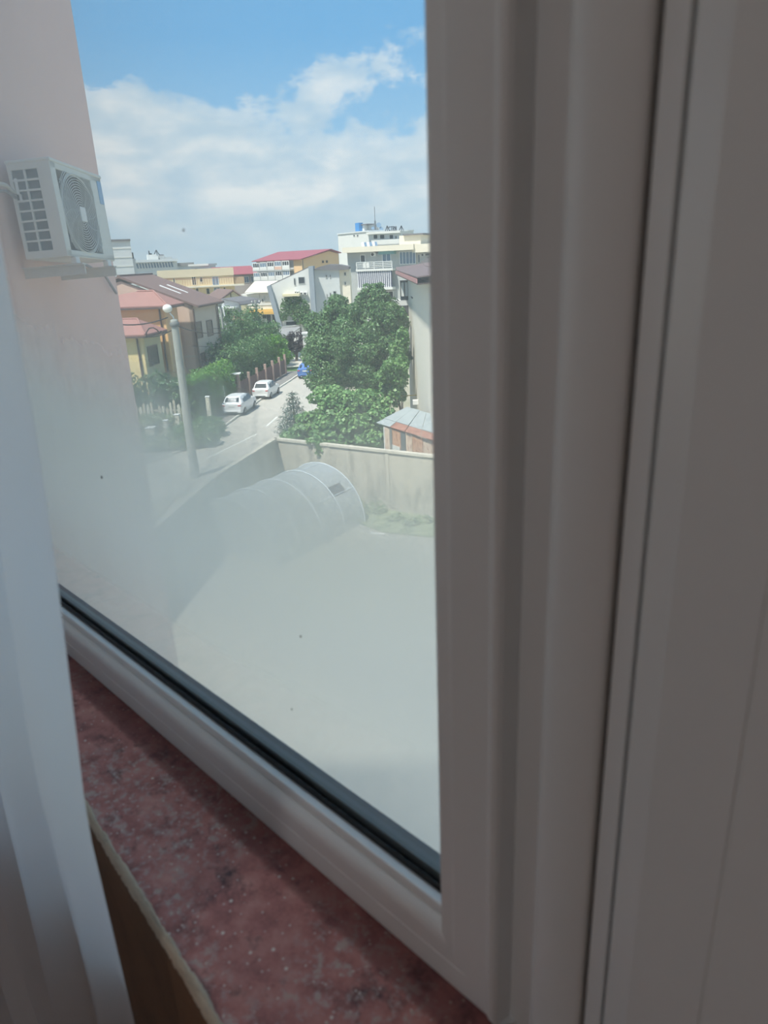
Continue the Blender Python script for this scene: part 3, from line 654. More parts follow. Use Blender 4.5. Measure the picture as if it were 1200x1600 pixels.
MB().prism([(-2.2, -.66, 9.46), (L9 + .7, -.66, 9.44), (L9 + .7, -.66, 9.61), (-2.2, -.66, 9.64)], (0, .05, 0)).build('eaves_board', redf, h9.o)
MB().prism([(-2.2, -.6, 9.38), (L9 + .7, -.6, 9.38), (L9 + .7, 0, 9.40), (-2.2, 0, 9.40)], (0, 0, .05)).build('soffit', soff, h9.o)
MB().prism([(-2.2, -.6, 9.4), (-2.2, 8.3, 9.4), (-2.2, 8.3, 10.5), (-2.2, -.6, 9.62)], (.06, 0, 0)).build('end_board', soff, h9.o)
# balcony bay at the far end wall, looking out to the left
h9.box('bay_wall', wcream, -1.5, 0, .02, 4, 0, 9.35)
bb = [(-1.45, -.10, -.85, 0, 6.05, 6.5)]
def p9(px, py, x): return h9.side(px, py, x)
for nm, m_, (a, b_, c, d) in [('ledge', white_p, (618, 504, 638, 512)), ('shutter', metal_d, (621.5, 478, 638, 504)), ('ledge', white_p, (615, 469, 638, 477)), ('window_band', win_dark, (625, 438, 638, 469))]:
    yl, _ = p9(a, (b_ + d) / 2, -.6); yr, _ = p9(c, (b_ + d) / 2, -.6); _, zt2 = p9(a, b_, -.6); _, zb2 = p9(a, d, -.6)
    q = h9.box(nm, m_, -.66 - (.12 if nm == 'ledge' else 0), -.1, yl, yr + .3, zb2, zt2)
    if nm == 'shutter':
        for i in range(6): MB().box(-.10, -.06, yl + (yr - yl) * i / 6 + .02, yl + (yr - yl) * (i + 1) / 6 - .02, zb2 + .03, zt2 - .03).build('slat', mat('shutter_slat', (88, 92, 94), .7), q)
    if nm == 'window_band':
        for i in range(2): MB().box(-.10, -.06, yl + (yr - yl) * (.1 + .45 * i), yl + (yr - yl) * (.42 + .45 * i), zb2 + .25, zt2 - .12).build('curtained_pane', white_p, q)
for yy in (2.0, 5.2):
    for zz in (3.4, 6.4): side_window(h9.o, L9, yy - .55, yy + .55, zz - .7, zz + .7, win_frame, win_dark)
MB().box(2.9, 4.1, -.04, 0, 8.2, 8.28).build('vent_slot', metal_d, h9.o)
lampw = MB().box(6.0, 6.25, -.3, 0, 2.5, 2.75); lampw.build('wall_lamp', white_p, h9.o)
pole = thing('yellow_pipe', 'thin yellow pipe sticking out from the white house above the vine', 'pipe', at(636, 618.5, 41)); MB().tube([(-1.45, 0, .0), (.75, 0, .02)], .03, 6).build('pipe', mat('yellow_paint', (196, 178, 110), .6), pole)

# ---- trees behind the yard wall
def A3(px, py, Y): return at(px, py, Y)[:]
tree('walnut_tree', 'tall walnut tree with the highest pointed crown, left of the white house', 'tree', (-.3, 44.5), [(A3(582, 500, 44.5), (1.55, 1.5, 1.6)), (A3(584, 470, 44.5), (.95, .9, .95)), (A3(610, 510, 44), (1.15, 1.2, 1.3)), (A3(560, 545, 43.5), (1.7, 1.5, 1.7)), (A3(605, 560, 43.5), (1.5, 1.4, 1.5)), (A3(585, 590, 43), (1.6, 1.4, 1.2)), (A3(590, 456, 44.5), (.45, .45, .5)), (A3(568, 480, 44.5), (.7, .7, .7))], 52000, .15, LG, 1)
tree('leafy_tree', 'broad leafy tree standing between the street and the tall walnut', 'tree', (-3.2, 46.5), [(A3(520, 540, 46), (1.9, 1.6, 1.8)), (A3(527, 490, 46.5), (1.15, 1.1, 1.0)), (A3(505, 515, 46), (1.1, 1.1, 1.2)), (A3(545, 510, 46.2), (1.1, 1.1, 1.2)), (A3(510, 580, 45), (1.5, 1.4, 1.3)), (A3(545, 580, 44.5), (1.3, 1.2, 1.2)), (A3(497, 560, 45.5), (.9, .9, .9))], 46000, .15, LG, 2)
tree('fig_bush', 'bright green spreading bush leaning over the concrete yard wall', 'bush', (-2.2, 36.6), [(A3(530, 650, 37), (1.6, 1.2, 1.2)), (A3(490, 668, 36.4), (1.15, .9, .8)), (A3(575, 635, 38), (1.35, 1.1, 1.0)), (A3(520, 625, 38), (1.1, 1.0, .8)), (A3(560, 670, 36), (1.2, .9, .9)), (A3(465, 682, 36.2), (.75, .7, .5)), (A3(595, 660, 36.8), (.9, .8, .9)), (A3(585, 690, 35), (.8, .6, .5)), (A3(505, 690, 35.2), (.9, .6, .5))], 21000, .19, LB, 3, trunk=.1, aspect=.85)
tree('climbing_vine', 'green vine climbing beside the left corner of the white house', 'vine', (1.5, 41.5), [(A3(618, 600, 41), (.75, .7, 1.2)), (A3(622, 560, 41.5), (.6, .6, .9)), (A3(628, 530, 42), (.42, .5, .7)), (A3(612, 580, 40.5), (.8, .7, .8))], 8000, .17, LB, 4, trunk=.07, aspect=.8)
tree('ivy_trail', 'small ivy trail hanging over the yard wall coping', 'ivy', (-3.35, 31.75, 1.4), [(A3(497, 692, 31.3), (.28, .16, .3)), (A3(500, 705, 31.2), (.2, .12, .35)), (A3(493, 689, 31.4), (.4, .2, .14))], 420, .15, LB, 5, trunk=.02)
# young fir
fir = thing('young_fir', 'small dark blue-green fir at the street edge beside the bush', 'tree', (-5.35, 43.5, 0))
fb = []
for i in range(9):
    z = .5 + i * .28; r = 1.25 * (1 - i / 9.6)
    for k in range(max(3, 8 - i // 2)):
        a = 2 * math.pi * k / max(3, 8 - i // 2) + i; fb.append(((math.cos(a) * r * .6, math.sin(a) * r * .6, z), (.16 + r * .38, .16 + r * .38, .13)))
MB().tube([(0, 0, 0), (0, 0, 3.0)], .07, 8, r1=.015).build('trunk', bark, fir); leaf_mesh('needles', fb, 3200, .15, LF, fir, 9, inner=.3, aspect=.3, kind='stuff')

# ---- pink wing of the neighbouring section, with air conditioner
pinkm = mat('pink_plaster', (232, 196, 186), .92, .05, .9, bump=.12, bscale=50)
wing = thing('building_wing', 'smooth pink rendered wing of the next building, behind the air conditioner', 'building', (-2.6, 3.3, 0))
MB().prism([(0, 0, 0), (.195, 3.65, 0), (-7, 4.05, 0), (-7, 0, 0)], (0, 0, 13.4)).build('wall', pinkm, wing)
MB().prism([(.06, -.0, 13.4), (.26, 3.72, 13.4), (-7, 4.1, 13.4), (-7, 0, 13.4)], (0, 0, .12)).build('coping', conccap, wing)

ac = thing('air_conditioner', 'grey-white outdoor air conditioner unit hung on the pink wall', 'air conditioner', (-2.106, 5.217, EYE + .099))
yw, ta, tb = .055, -.048, -.042
e1_ = Vector((math.sin(yw), math.cos(yw), 0)); e2_ = Vector((-math.cos(yw), math.sin(yw), 0)); e3_ = Vector((0, 0, 1))
e1t = e1_ * math.cos(ta) + e3_ * math.sin(ta); e3t = -e1_ * math.sin(ta) + e3_ * math.cos(ta); e2t = e2_ * math.cos(tb) + e3t * math.sin(tb); e3u = -e2_ * math.sin(tb) + e3t * math.cos(tb)
ac.rotation_euler = Matrix((e1t, e2t, e3u)).transposed().to_euler()      # local x along the fan face, y towards the wall, z up
AW, AD, AH = .80, .30, .613
acm = mat('ac_enamel', (216, 217, 210), .5, .06, 5); acd = mat('ac_coil', (86, 98, 104), .5, .15, 30, metal=.4); acb = mat('ac_dark', (50, 54, 57), .7)
cs = MB()   # shell plates around the hollow fan chamber
cs.bbox(0, AW, .0, .022, 0, .045, .006); cs.bbox(0, AW, 0, .02, AH - .05, AH, .006); cs.bbox(0, .075, 0, .03, .0, AH, .008); cs.bbox(.605, AW, 0, .03, 0, AH, .008)
cs.bbox(0, AW, AD - .02, AD, 0, AH, .005); cs.bbox(AW - .02, AW, 0, AD, 0, AH, .006); cs.bbox(0, AW, 0, AD, 0, .02, .005)
cs.build('casing', acm, ac)
MB().bbox(-.008, AW + .008, -.008, AD + .008, AH - .012, AH + .012, .008).build('top_cover', acm, ac)
sg = MB(); sg.bbox(-.004, .014, 0, .095, 0, AH, .004); sg.bbox(-.004, .014, .275, AD, 0, AH, .004); sg.bbox(-.004, .014, .09, .28, AH - .05, AH, .004); sg.bbox(-.004, .014, .09, .28, 0, .05, .004)
gfr = sg.build('side_frame', acm, ac)
for k in range(1, 8): MB().box(-.006, .010, .095, .277, .05 + (AH - .1) * k / 8 - .006, .05 + (AH - .1) * k / 8 + .006).build('grille_bar', acm, gfr)
MB().box(-.007, .010, .178, .190, .05, AH - .05).build('grille_bar', acm, gfr)
MB().box(.016, .03, .02, AD - .02, .03, AH - .03).build('coil', acd, ac)
pv = MB().box(-.0095, .0, .245, .262, AH - .20, AH - .10); pv.box(-.0095, .0, .235, .25, AH - .24, AH - .20); pv.build('side_label', white_p, ac)
FC = Vector((.345, -.004, .300))
fg = MB()
def inside(p): return .072 < p.x < .610 and .040 < p.z < AH - .045
for k in range(17):
    rr = .052 + k * .0165; run = []; n_ = 64
    for i in range(n_ + 1):
        p = FC + Vector((math.cos(2 * math.pi * i / n_) * rr, 0, math.sin(2 * math.pi * i / n_) * rr))
        if inside(p): run.append(p)
        if (not inside(p) or i == n_) and run:
            if len(run) > 1: fg.tube(run, .0031, 4, False)
            run = []
for k in range(14):
    a = 2 * math.pi * k / 14 + .13
    pts = [FC + Vector((math.cos(a + t * .55) * (.045 + t * .28), .003, math.sin(a + t * .55) * (.045 + t * .28))) for t in [i / 10 for i in range(11)]]
    pts = [p for p in pts if inside(p)]
    if len(pts) > 1: fg.tube(pts, .003, 5)
fg.build('fan_guard', mat('guard_enamel', (198, 201, 197), .5), ac)
MB().bbox(FC.x - .045, FC.x + .045, -.018, -.004, FC.z - .05, FC.z + .05, .006).build('hub_plate', white_p, ac)
fb_ = MB().ring(FC + Vector((0, .012, 0)), (0, 1, 0), .265, .011, 44, 6); fb_.build('fan_rim', acm, ac)
MB().box(.03, .60, .20, .21, .03, AH - .03).build('fan_chamber', acb, ac)
bl = MB()
for k in range(3):
    a = 2 * math.pi * k / 3; pts = []
    for t, tw in ((0, -.03), (.7, .02)):
        pass
    v = []
    for rr in (.05, .15, .235):
        for da, dy in ((-.32, .02), (.32, -.03)): v.append((FC.x + math.cos(a + da * (1 + rr)) * rr, .09 + dy, FC.z + math.sin(a + da * (1 + rr)) * rr))
    bl.add(v, [(0, 1, 3, 2), (2, 3, 5, 4)])
bl.lathe((FC.x, .05, FC.z), (0, 1, 0), [(0, .03), (.01, .05), (.08, .05)], 16)
bl.build('fan', acb, ac)
MB().bbox(AW - .085, AW - .012, -.004, .0, AH - .20, AH - .035, .001).build('energy_sticker', mat('blue_sticker', (128, 170, 206), .5), ac)
for x in (.12, .66): MB().bbox(x - .03, x + .03, -.012, .03, -.045, .0, .006).build('rubber_foot', white_p, ac)
brk = thing('wall_bracket', 'pair of grey steel brackets carrying the air conditioner on the pink wall', 'bracket', ac.location, ac.rotation_euler.z)
brk.rotation_euler = ac.rotation_euler.copy()
steel = mat('bracket_steel', (204, 204, 198), .55, .1, 8, metal=.1)
for x in (.12, .66):
    m_ = MB(); m_.box(x - .03, x + .03, -.05, AD + .11, -.054, -.045); m_.box(x - .006, x + .006, -.05, AD + .11, -.118, -.05); m_.build('arm', steel, brk)
ho = thing('coolant_pipes', 'insulated pale pipes running from the air conditioner into the pink wall', 'pipe', (-2.42, 5.0, EYE + .4))
def pipe_at(px, py, Y): return at(px, py, Y) - Vector((-2.42, 5.0, EYE + .4))
MB().tube([pipe_at(24, 302, 5.26), pipe_at(17, 297, 5.16), pipe_at(8, 289, 5.0), pipe_at(-12, 286, 4.75)], .014, 8).build('pipe', mat('pipe_wrap', (196, 190, 182), .8), ho)
MB().tube([pipe_at(25, 309, 5.26), pipe_at(18, 305, 5.16), pipe_at(9, 299, 5.0), pipe_at(-12, 297, 4.75)], .010, 8).build('pipe', mat('pipe_wrap_dark', (130, 126, 124), .8), ho)
hb = tag(MB().tube([(0, 0, .0), (.02, .15, -.05), (.06, .42, -.14), (.065, .62, -.30)], .012, 6).build('drain_hose', mat('hose_grey', (150, 146, 146), .7)), 'thin grey drain hose on the pink wall under the air conditioner', 'hose'); hb.location = (-2.44, 6.2, EYE + .09)

# ---- the house across the garden: three stepped blocks, red and brown roofs
S8, R8 = Vector((math.sin(R(8.1)), math.cos(R(8.1)))), Vector((math.cos(R(8.1)), -math.sin(R(8.1))))
def aligned(name, label, cat, corner, width, group=None):       # site whose right end stands at corner, aligned with the street
    c = Vector(corner); a = c - R8 * width; return Site(name, label, cat, a, c, group)
pinkh = mat('pink_house_render', (208, 182, 164), .9, .05, 1.5); greyh = mat('beige_grey_render', (196, 186, 172), .9, .05, 1.5)
brt = mat('brown_roof_tile', (122, 100, 94), .8, .18, 5, stretch=(1, 4, 1)); redt = mat('terracotta_roof', (162, 120, 112), .8, .14, 4, stretch=(4, 1, 1))
ora = mat('orange_render', (236, 192, 136), .9, .06, 1.2); yel = mat('yellow_render', (234, 212, 156), .9, .05, 1.2); yel_shade = mat('yellow_shade_render', (206, 198, 162), .9, .05, 1.2)
pipe_m = mat('brown_downpipe', (96, 80, 74), .6)

hm = aligned('gabled_house', 'large pink two storey house with a brown gable roof behind the orange wing', 'house', xy(300, 480, 58), 13.4)
Lh = hm.L; yb, _ = hm.side(338, 480); xr, zr = hm.p(187, 434.5); _, ze = hm.side(300, 477)
dep = max(5, min(yb, 12))
zwall = ze - .05
MB().prism([(0, 0, 0), (Lh, 0, 0), (Lh, 0, zwall), (xr, 0, zr - .25), (0, 0, zwall)], (0, .3, 0)).build('gable_wall', pinkh, hm.o)
hm.box('side_wall', greyh, Lh - .3, Lh, 0.0, dep, 0, zwall); hm.box('back_wall', pinkh, 0, Lh, dep - .3, dep, 0, zwall); hm.box('side_wall', pinkh, 0, .3, .3, dep, 0, zwall)
ov = .55; sl_ = (zr - zwall) / (Lh - xr)
rp = [Vector((xr, -.2, zr)), Vector((Lh + ov, -.2, zwall - ov * sl_ + .1)), Vector((Lh + ov, dep + .45, zwall - ov * sl_ + .1)), Vector((xr, dep + .45, zr))]
MB().prism(rp, (0, 0, .16)).build('roof_slope', brt, hm.o)
MB().prism([Vector((xr, -.2, zr)), Vector((xr, dep + .45, zr)), Vector((-ov, dep + .45, zwall - ov * sl_ + .1)), Vector((-ov, -.2, zwall - ov * sl_ + .1))], (0, 0, .16)).build('roof_slope', brt, hm.o)
MB().box(xr - .12, xr + .12, -.2, dep + .45, zr + .1, zr + .24).build('ridge_cap', brt, hm.o)
for y0 in (dep * .35, dep * .62):           # two roof windows seen as bright slivers
    for_x = Lh - 2.6
    zz = lambda x: zr - (x - xr) * sl_ + .20
    MB().prism([(Lh - 3.3, y0, zz(Lh - 3.3)), (Lh - 1.6, y0, zz(Lh - 1.6)), (Lh - 1.6, y0 + .22, zz(Lh - 1.6)), (Lh - 3.3, y0 + .22, zz(Lh - 3.3))], (0, 0, .06)).build('roof_window', white_p, hm.o)
MB().tube([(Lh + ov, -.2, zwall - ov * sl_ + .16), (Lh + ov, dep + .45, zwall - ov * sl_ + .16)], .09, 6).build('gutter', pipe_m, hm.o)
MB().tube([(Lh + .1, -.08, zwall - .2), (Lh + .1, -.08, 0)], .08, 6).build('downpipe', pipe_m, hm.o); MB().tube([(Lh + .1, dep - .05, zwall - .2), (Lh + .1, dep - .05, 0)], .07, 6).build('downpipe', pipe_m, hm.o)
MB().box(6, Lh + .03, -.04, 0, 3.55, 3.68).build('string_course', greyh, hm.o)
for a, b_, c, d in [(306, 502, 315.5, 529), (323, 499.5, 332, 525.5), (312, 550.5, 321, 572), (328, 546.7, 337, 568)]:
    ya, _ = hm.side(a, (b_ + d) / 2); yc, _ = hm.side(c, (b_ + d) / 2); _, zt2 = hm.side((a + c) / 2, b_); _, zb2 = hm.side((a + c) / 2, d); side_window(hm.o, Lh, ya, yc, zb2, zt2, win_brown, win_dark)

def hip_block(nm, label, corner, width, side_px, eave_px, ridge, m_front, m_side, ridge_w):
    s = aligned(nm, label, 'house', corner, width); L_ = s.L; d, _ = s.side(*side_px); d = max(2.2, min(d, 6)); ze_ = s.p(*eave_px)[1]
    s.box('front_wall', m_front, 0, L_, 0, .25, 0, ze_); s.box('side_wall', m_side, L_ - .25, L_ + .001, .25, d, 0, ze_); s.box('left_wall', m_front, 0, .25, .25, d, 0, ze_)  # side wall is a duller copy of the front, its shade painted in
    x0, zr_ = s.p(*ridge, y=d * .5); x1 = s.p(ridge[0] + ridge_w, ridge[1], y=d * .5)[0]
    o_ = .55; e = [Vector((-o_, -o_, ze_)), Vector((L_ + o_, -o_, ze_)), Vector((L_ + o_, d + .2, ze_)), Vector((-o_, d + .2, ze_))]
    a, b_ = Vector((x0 if x0 > .5 else 1.5, d * .5, zr_)), Vector((x1, d * .5, zr_))
    up_ = Vector((0, 0, .1))
    for q in ([e[0], e[1], b_, a], [e[1], e[2], b_], [e[2], e[3], a, b_], [e[3], e[0], a]):
        MB().prism([p + up_ for p in q], (0, 0, -.12)).build('roof_slope', redt, s.o)
    MB().tube([a + up_, b_ + up_], .09, 6).build('ridge_cap', redt, s.o); MB().tube([b_ + up_, e[1] + up_], .08, 6).build('hip_cap', redt, s.o)
    MB().box(-o_, L_ + o_, -o_, d + .2, ze_ - .14, ze_).build('eaves', pipe_m, s.o)
    MB().tube([(L_ - .35, -.1, ze_ - .1), (L_ - .35, -.1, 0)], .07, 6).build('downpipe', pipe_m, s.o)
    return s, d, ze_
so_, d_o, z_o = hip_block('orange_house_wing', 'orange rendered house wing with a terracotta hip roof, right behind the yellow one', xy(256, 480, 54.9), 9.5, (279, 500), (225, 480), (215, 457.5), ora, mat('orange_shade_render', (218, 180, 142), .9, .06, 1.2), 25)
sy_, d_y, z_y = hip_block('yellow_house_wing', 'low yellow house wing with a terracotta hip roof, nearest the hedge', xy(222, 530, 51.4), 8.5, (252, 540), (205, 524.5), (188, 501), yel, yel_shade, 27)
ya, _ = sy_.side(231, 555); yc, _ = sy_.side(247, 555); side_window(sy_.o, sy_.L, ya, yc, sy_.side(239, 571)[1], sy_.side(239, 539)[1], win_brown, win_dark)

# ---- garden hedges, picket fence, pavement fence
def hedge(name, label, pts, w, h, n, size, m, seed, group=None, z0=0):
    bl = []; 
    for i in range(len(pts) - 1):
        a, b_ = Vector(pts[i]), Vector(pts[i + 1]); k = max(1, round((b_ - a).length / (w * .55)))
        for j in range(k):
            p = a.lerp(b_, (j + .5) / k); hh = h * (1 + .05 * math.sin(p.x * 3 + p.y * 2))
            for f in (.28, .74): bl.append(((p.x, p.y, z0 + hh * f), (w * .45, w * .45, hh * .28)))
            rd = random.Random(seed * 100 + i * 20 + j)
            for _ in range(9): g_ = rd.uniform(.16, .30); an = rd.uniform(-3.2, .3); bl.append(((p.x + math.cos(an) * w * .40, p.y + math.sin(an) * w * .40, z0 + hh * rd.uniform(.12, .92)), (w * g_, w * g_, w * g_)))
    c = Vector(bl[0][0]); r = thing(name, label, 'hedge', (c.x, c.y, z0), 0, group)
    leaf_mesh('foliage', [((q[0] - c.x, q[1] - c.y, q[2] - z0), rr) for q, rr in bl], n, size, m, r, seed, inner=.7, kind='stuff')
    st = MB()
    for q, rr in bl[::11]: st.tube([(q[0] - c.x, q[1] - c.y, 0), (q[0] - c.x, q[1] - c.y, h * .7)], .05, 5, r1=.02)
    st.build('stems', bark, r); return r
hedge('clipped_hedge', 'dark clipped hedge in front of the yellow house, behind the pale pickets', [(-19.6, 49.6), (-16.4, 48.8), (-12.9, 48.3)], 1.5, 3.6, 14000, .17, LD, 21)
hedge('clipped_hedge', 'bright topped hedge beside the pavement, just behind the grey lamp pole', [(-13.2, 47.8), (-12.9, 51.2)], 1.7, 3.15, 9000, .17, LG, 22)
hedge('clipped_hedge', 'light green hedge along the pavement behind the nearer white car', [(-12.9, 51.4), (-12.5, 54.0), (-12.0, 57.0)], 1.5, 3.35, 9000, .17, LH, 23)
hedge('clipped_hedge', 'tall green hedge along the fence behind the farther white car', [(-12.5, 58.5), (-12.0, 62), (-11.4, 66), (-10.8, 70.5)], 1.6, 4.1, 12000, .2, LG, 24)
hedge('clipped_hedge', 'dark shrub hedge between the pink house and the pavement hedges', [(-13.75, 58.8), (-13.2, 63), (-12.6, 67.5)], 1.0, 4.3, 7000, .2, LD, 25)
leaf_mesh('hedge_top', [((-12.95 + i * .07, 48.0 + i * .75, 3.1), (.7, .55, .22)) for i in range(5)], 1500, .2, LH, None, 26, kind='stuff'); tag(bpy.data.objects['hedge_top'], 'brighter leaves on top of the hedge behind the lamp pole, sunlight put into their colour', 'leaves')  # sunlit hedge top put into the leaf colour
for i, (px, py, Y, r_, m_, sd, lb) in enumerate([(365, 515, 74, 2.3, LG, 1, 'mid green tree beside the second street lamp'), (392, 512, 78, 2.4, LD, 2, 'dark green tree below the yellow gabled house'), (415, 528, 76, 1.9, LG, 3, 'green tree in front of the yellow awning'), (352, 545, 70, 1.8, LD, 4, 'dark tree at the far corner of the pink house'), (425, 545, 73, 1.5, LH, 5, 'light green tree at the end of the pavement fence')]):
    c = at(px, py, Y); tree('garden_tree', lb, 'tree', (c.x, c.y), [((c.x, c.y, c.z), (r_, r_ * .9, r_ * .9)), ((c.x - r_ * .5, c.y, c.z - r_ * .6), (r_ * .8, r_ * .8, r_ * .8)), ((c.x + r_ * .6, c.y, c.z - r_ * .5), (r_ * .75, r_ * .7, r_ * .8)), ((c.x, c.y - .3, c.z - r_ * 1.2), (r_ * .8, r_ * .8, r_ * .8))], 8000, .2, m_, 40 + sd, group='garden trees along the street')
pk = thing('picket_fence', 'pale weathered picket fence standing in front of the dark hedge', 'fence', (-16, 46.9, 0))
pm = [mat('picket_pale', (214, 208, 188), .85, .15, 6), mat('picket_tan', (192, 180, 156), .85, .2, 6)]
k = 0
for i in range(22):
    x0 = -2.6 + i * .262
    if RNG.random() < .16: continue
    h_ = RNG.uniform(1.7, 2.35); y_ = -.03 * i; w_ = RNG.uniform(.14, .22)
    MB().prism([(x0, y_, 0), (x0 + w_, y_, 0), (x0 + w_, y_, h_ - .12), (x0 + w_ * .5, y_, h_), (x0, y_, h_ - .12)], (0, .04, 0)).build('picket', pm[i % 2], pk)
for z in (.6, 1.5): MB().prism([(-2.6, .05, z), (3.2, -.65 + .05, z), (3.2, -.65 + .09, z), (-2.6, .09, z)], (0, 0, .1)).build('rail', pm[1], pk)
for nm, px, py, Y, rx, rz, n_, m_, lb in [('garden_bush', 300, 678, 42.5, 1.5, .8, 2600, LG, 'low green bush beside the pavement right of the lamp pole'), ('garden_bush', 240, 655, 44.5, 1.7, .32, 2400, LW, 'pale green weeds filling the front garden below the pickets'), ('garden_bush', 262, 690, 42.0, 1.7, .5, 2600, LW, 'pale green bush left of the lamp pole foot'), ('garden_bush', 222, 690, 42.5, 1.3, .5, 2200, LG, 'green bush next to the pink wing corner'), ('garden_bush', 325, 662, 45.0, 1.0, .5, 1800, LG, 'small green bush in front of the pavement hedge')]:
    c = at(px, py, Y); r = thing(nm, lb, 'bush', (c.x, c.y, 0)); zc = max(c.z, rz * .7)
    leaf_mesh('foliage', [((0, 0, zc), (rx, 1.1, rz)), ((rx * .5, .2, zc * .6), (rx * .6, .9, rz * .8)), ((-rx * .5, -.2, zc * .5), (rx * .6, .9, rz * .8))], n_, .18, m_, r, int(px), inner=.3, kind='stuff')
    MB().tube([(0, 0, 0), (0, 0, zc)], .05, 5).build('stems', bark, r)
for a, b_, c, d, Y, lb in [(230, 667, 243, 689, 42.6, 'pale square stone pillar in the overgrown front garden'), (256, 656, 263, 673, 43.6, 'slim pale post in the front garden weeds'), (273, 647, 281, 663, 44.4, 'short pale post below the picket fence'), (322, 619, 328, 640, 46.4, 'pale gate post at the pavement hedge')]:
    p0, p1 = at(a, (b_ + d) / 2, Y), at(c, (b_ + d) / 2, Y); zt2 = at((a + c) / 2, b_, Y).z; w_ = p1.x - p0.x
    q = thing('stone_post', lb, 'post', ((p0.x + p1.x) / 2, Y, 0)); MB().bbox(-w_ / 2, w_ / 2, -w_ / 2, w_ / 2, 0, zt2 - .06, .02).build('shaft', pm[0], q); MB().bbox(-w_ * .56, w_ * .56, -w_ * .56, w_ * .56, zt2 - .06, zt2, .015).build('cap', white_p, q)
pf = thing('pavement_fence', 'dark red brown panel fence with pinkish posts along the far pavement', 'fence', (-11.0, 58.5, 0))
fm_ = mat('fence_red_brown', (112, 80, 76), .8, .15, 4); fp_ = mat('fence_post_pink', (178, 150, 138), .85, .1, 4)
inner_line = [(-11.3, 57.3), (-10.85, 59.6), (-10.5, 61.8), (-10.1, 64.0), (-9.75, 66.2), (-9.4, 68.4), (-9.1, 70.4)]
for i, (x, y) in enumerate(inner_line):
    MB().bbox(x + 11.0 - .11, x + 11.0 + .11, y - 58.5 - .11, y - 58.5 + .11, 0, 1.95, .02).build('post', fp_, pf)
    if i < len(inner_line) - 1:
        a, b_ = Vector(inner_line[i]) - Vector((-11.0, 58.5)), Vector(inner_line[i + 1]) - Vector((-11.0, 58.5)); t = (b_ - a).normalized(); a, b_ = a + t * .18, b_ - t * .18; nn = Vector((t.y, -t.x))
        for j in range(7):
            p, q2 = a.lerp(b_, (j + .06) / 7), a.lerp(b_, (j + .94) / 7)
            MB().prism([(p.x, p.y, .15), (q2.x, q2.y, .15), (q2.x + nn.x * .03, q2.y + nn.y * .03, .15), (p.x + nn.x * .03, p.y + nn.y * .03, .15)], (0, 0, 1.35)).build('slat', fm_, pf)
cb = thing('utility_cabinet', 'small white utility cabinet on a post left of the nearer white car', 'cabinet', xy(348, 640, 54.2)+(0,)); MB().bbox(-.28, .28, -.15, .15, .75, 1.75, .02).build('box', white_p, cb); MB().box(-.05, .05, -.05, .05, 0, .76).build('stand', metal_g, cb); MB().box(-.005, .005, -.156, -.15, .8, 1.7).build('door_gap', metal_d, cb)
gp = thing('gate_canopy', 'narrow dark gate with a flat white cap at the pavement hedge', 'gate', xy(366, 622, 56.6)+(0,)); MB().box(-.42, .42, -.04, .04, 0, 2.1).build('leaf', fm_, gp)
for x in (-.5, .5): MB().box(x - .09, x + .09, -.09, .09, 0, 2.25).build('post', fp_, gp)
MB().box(-.7, .7, -.35, .35, 2.25, 2.33).build('cap', white_p, gp)

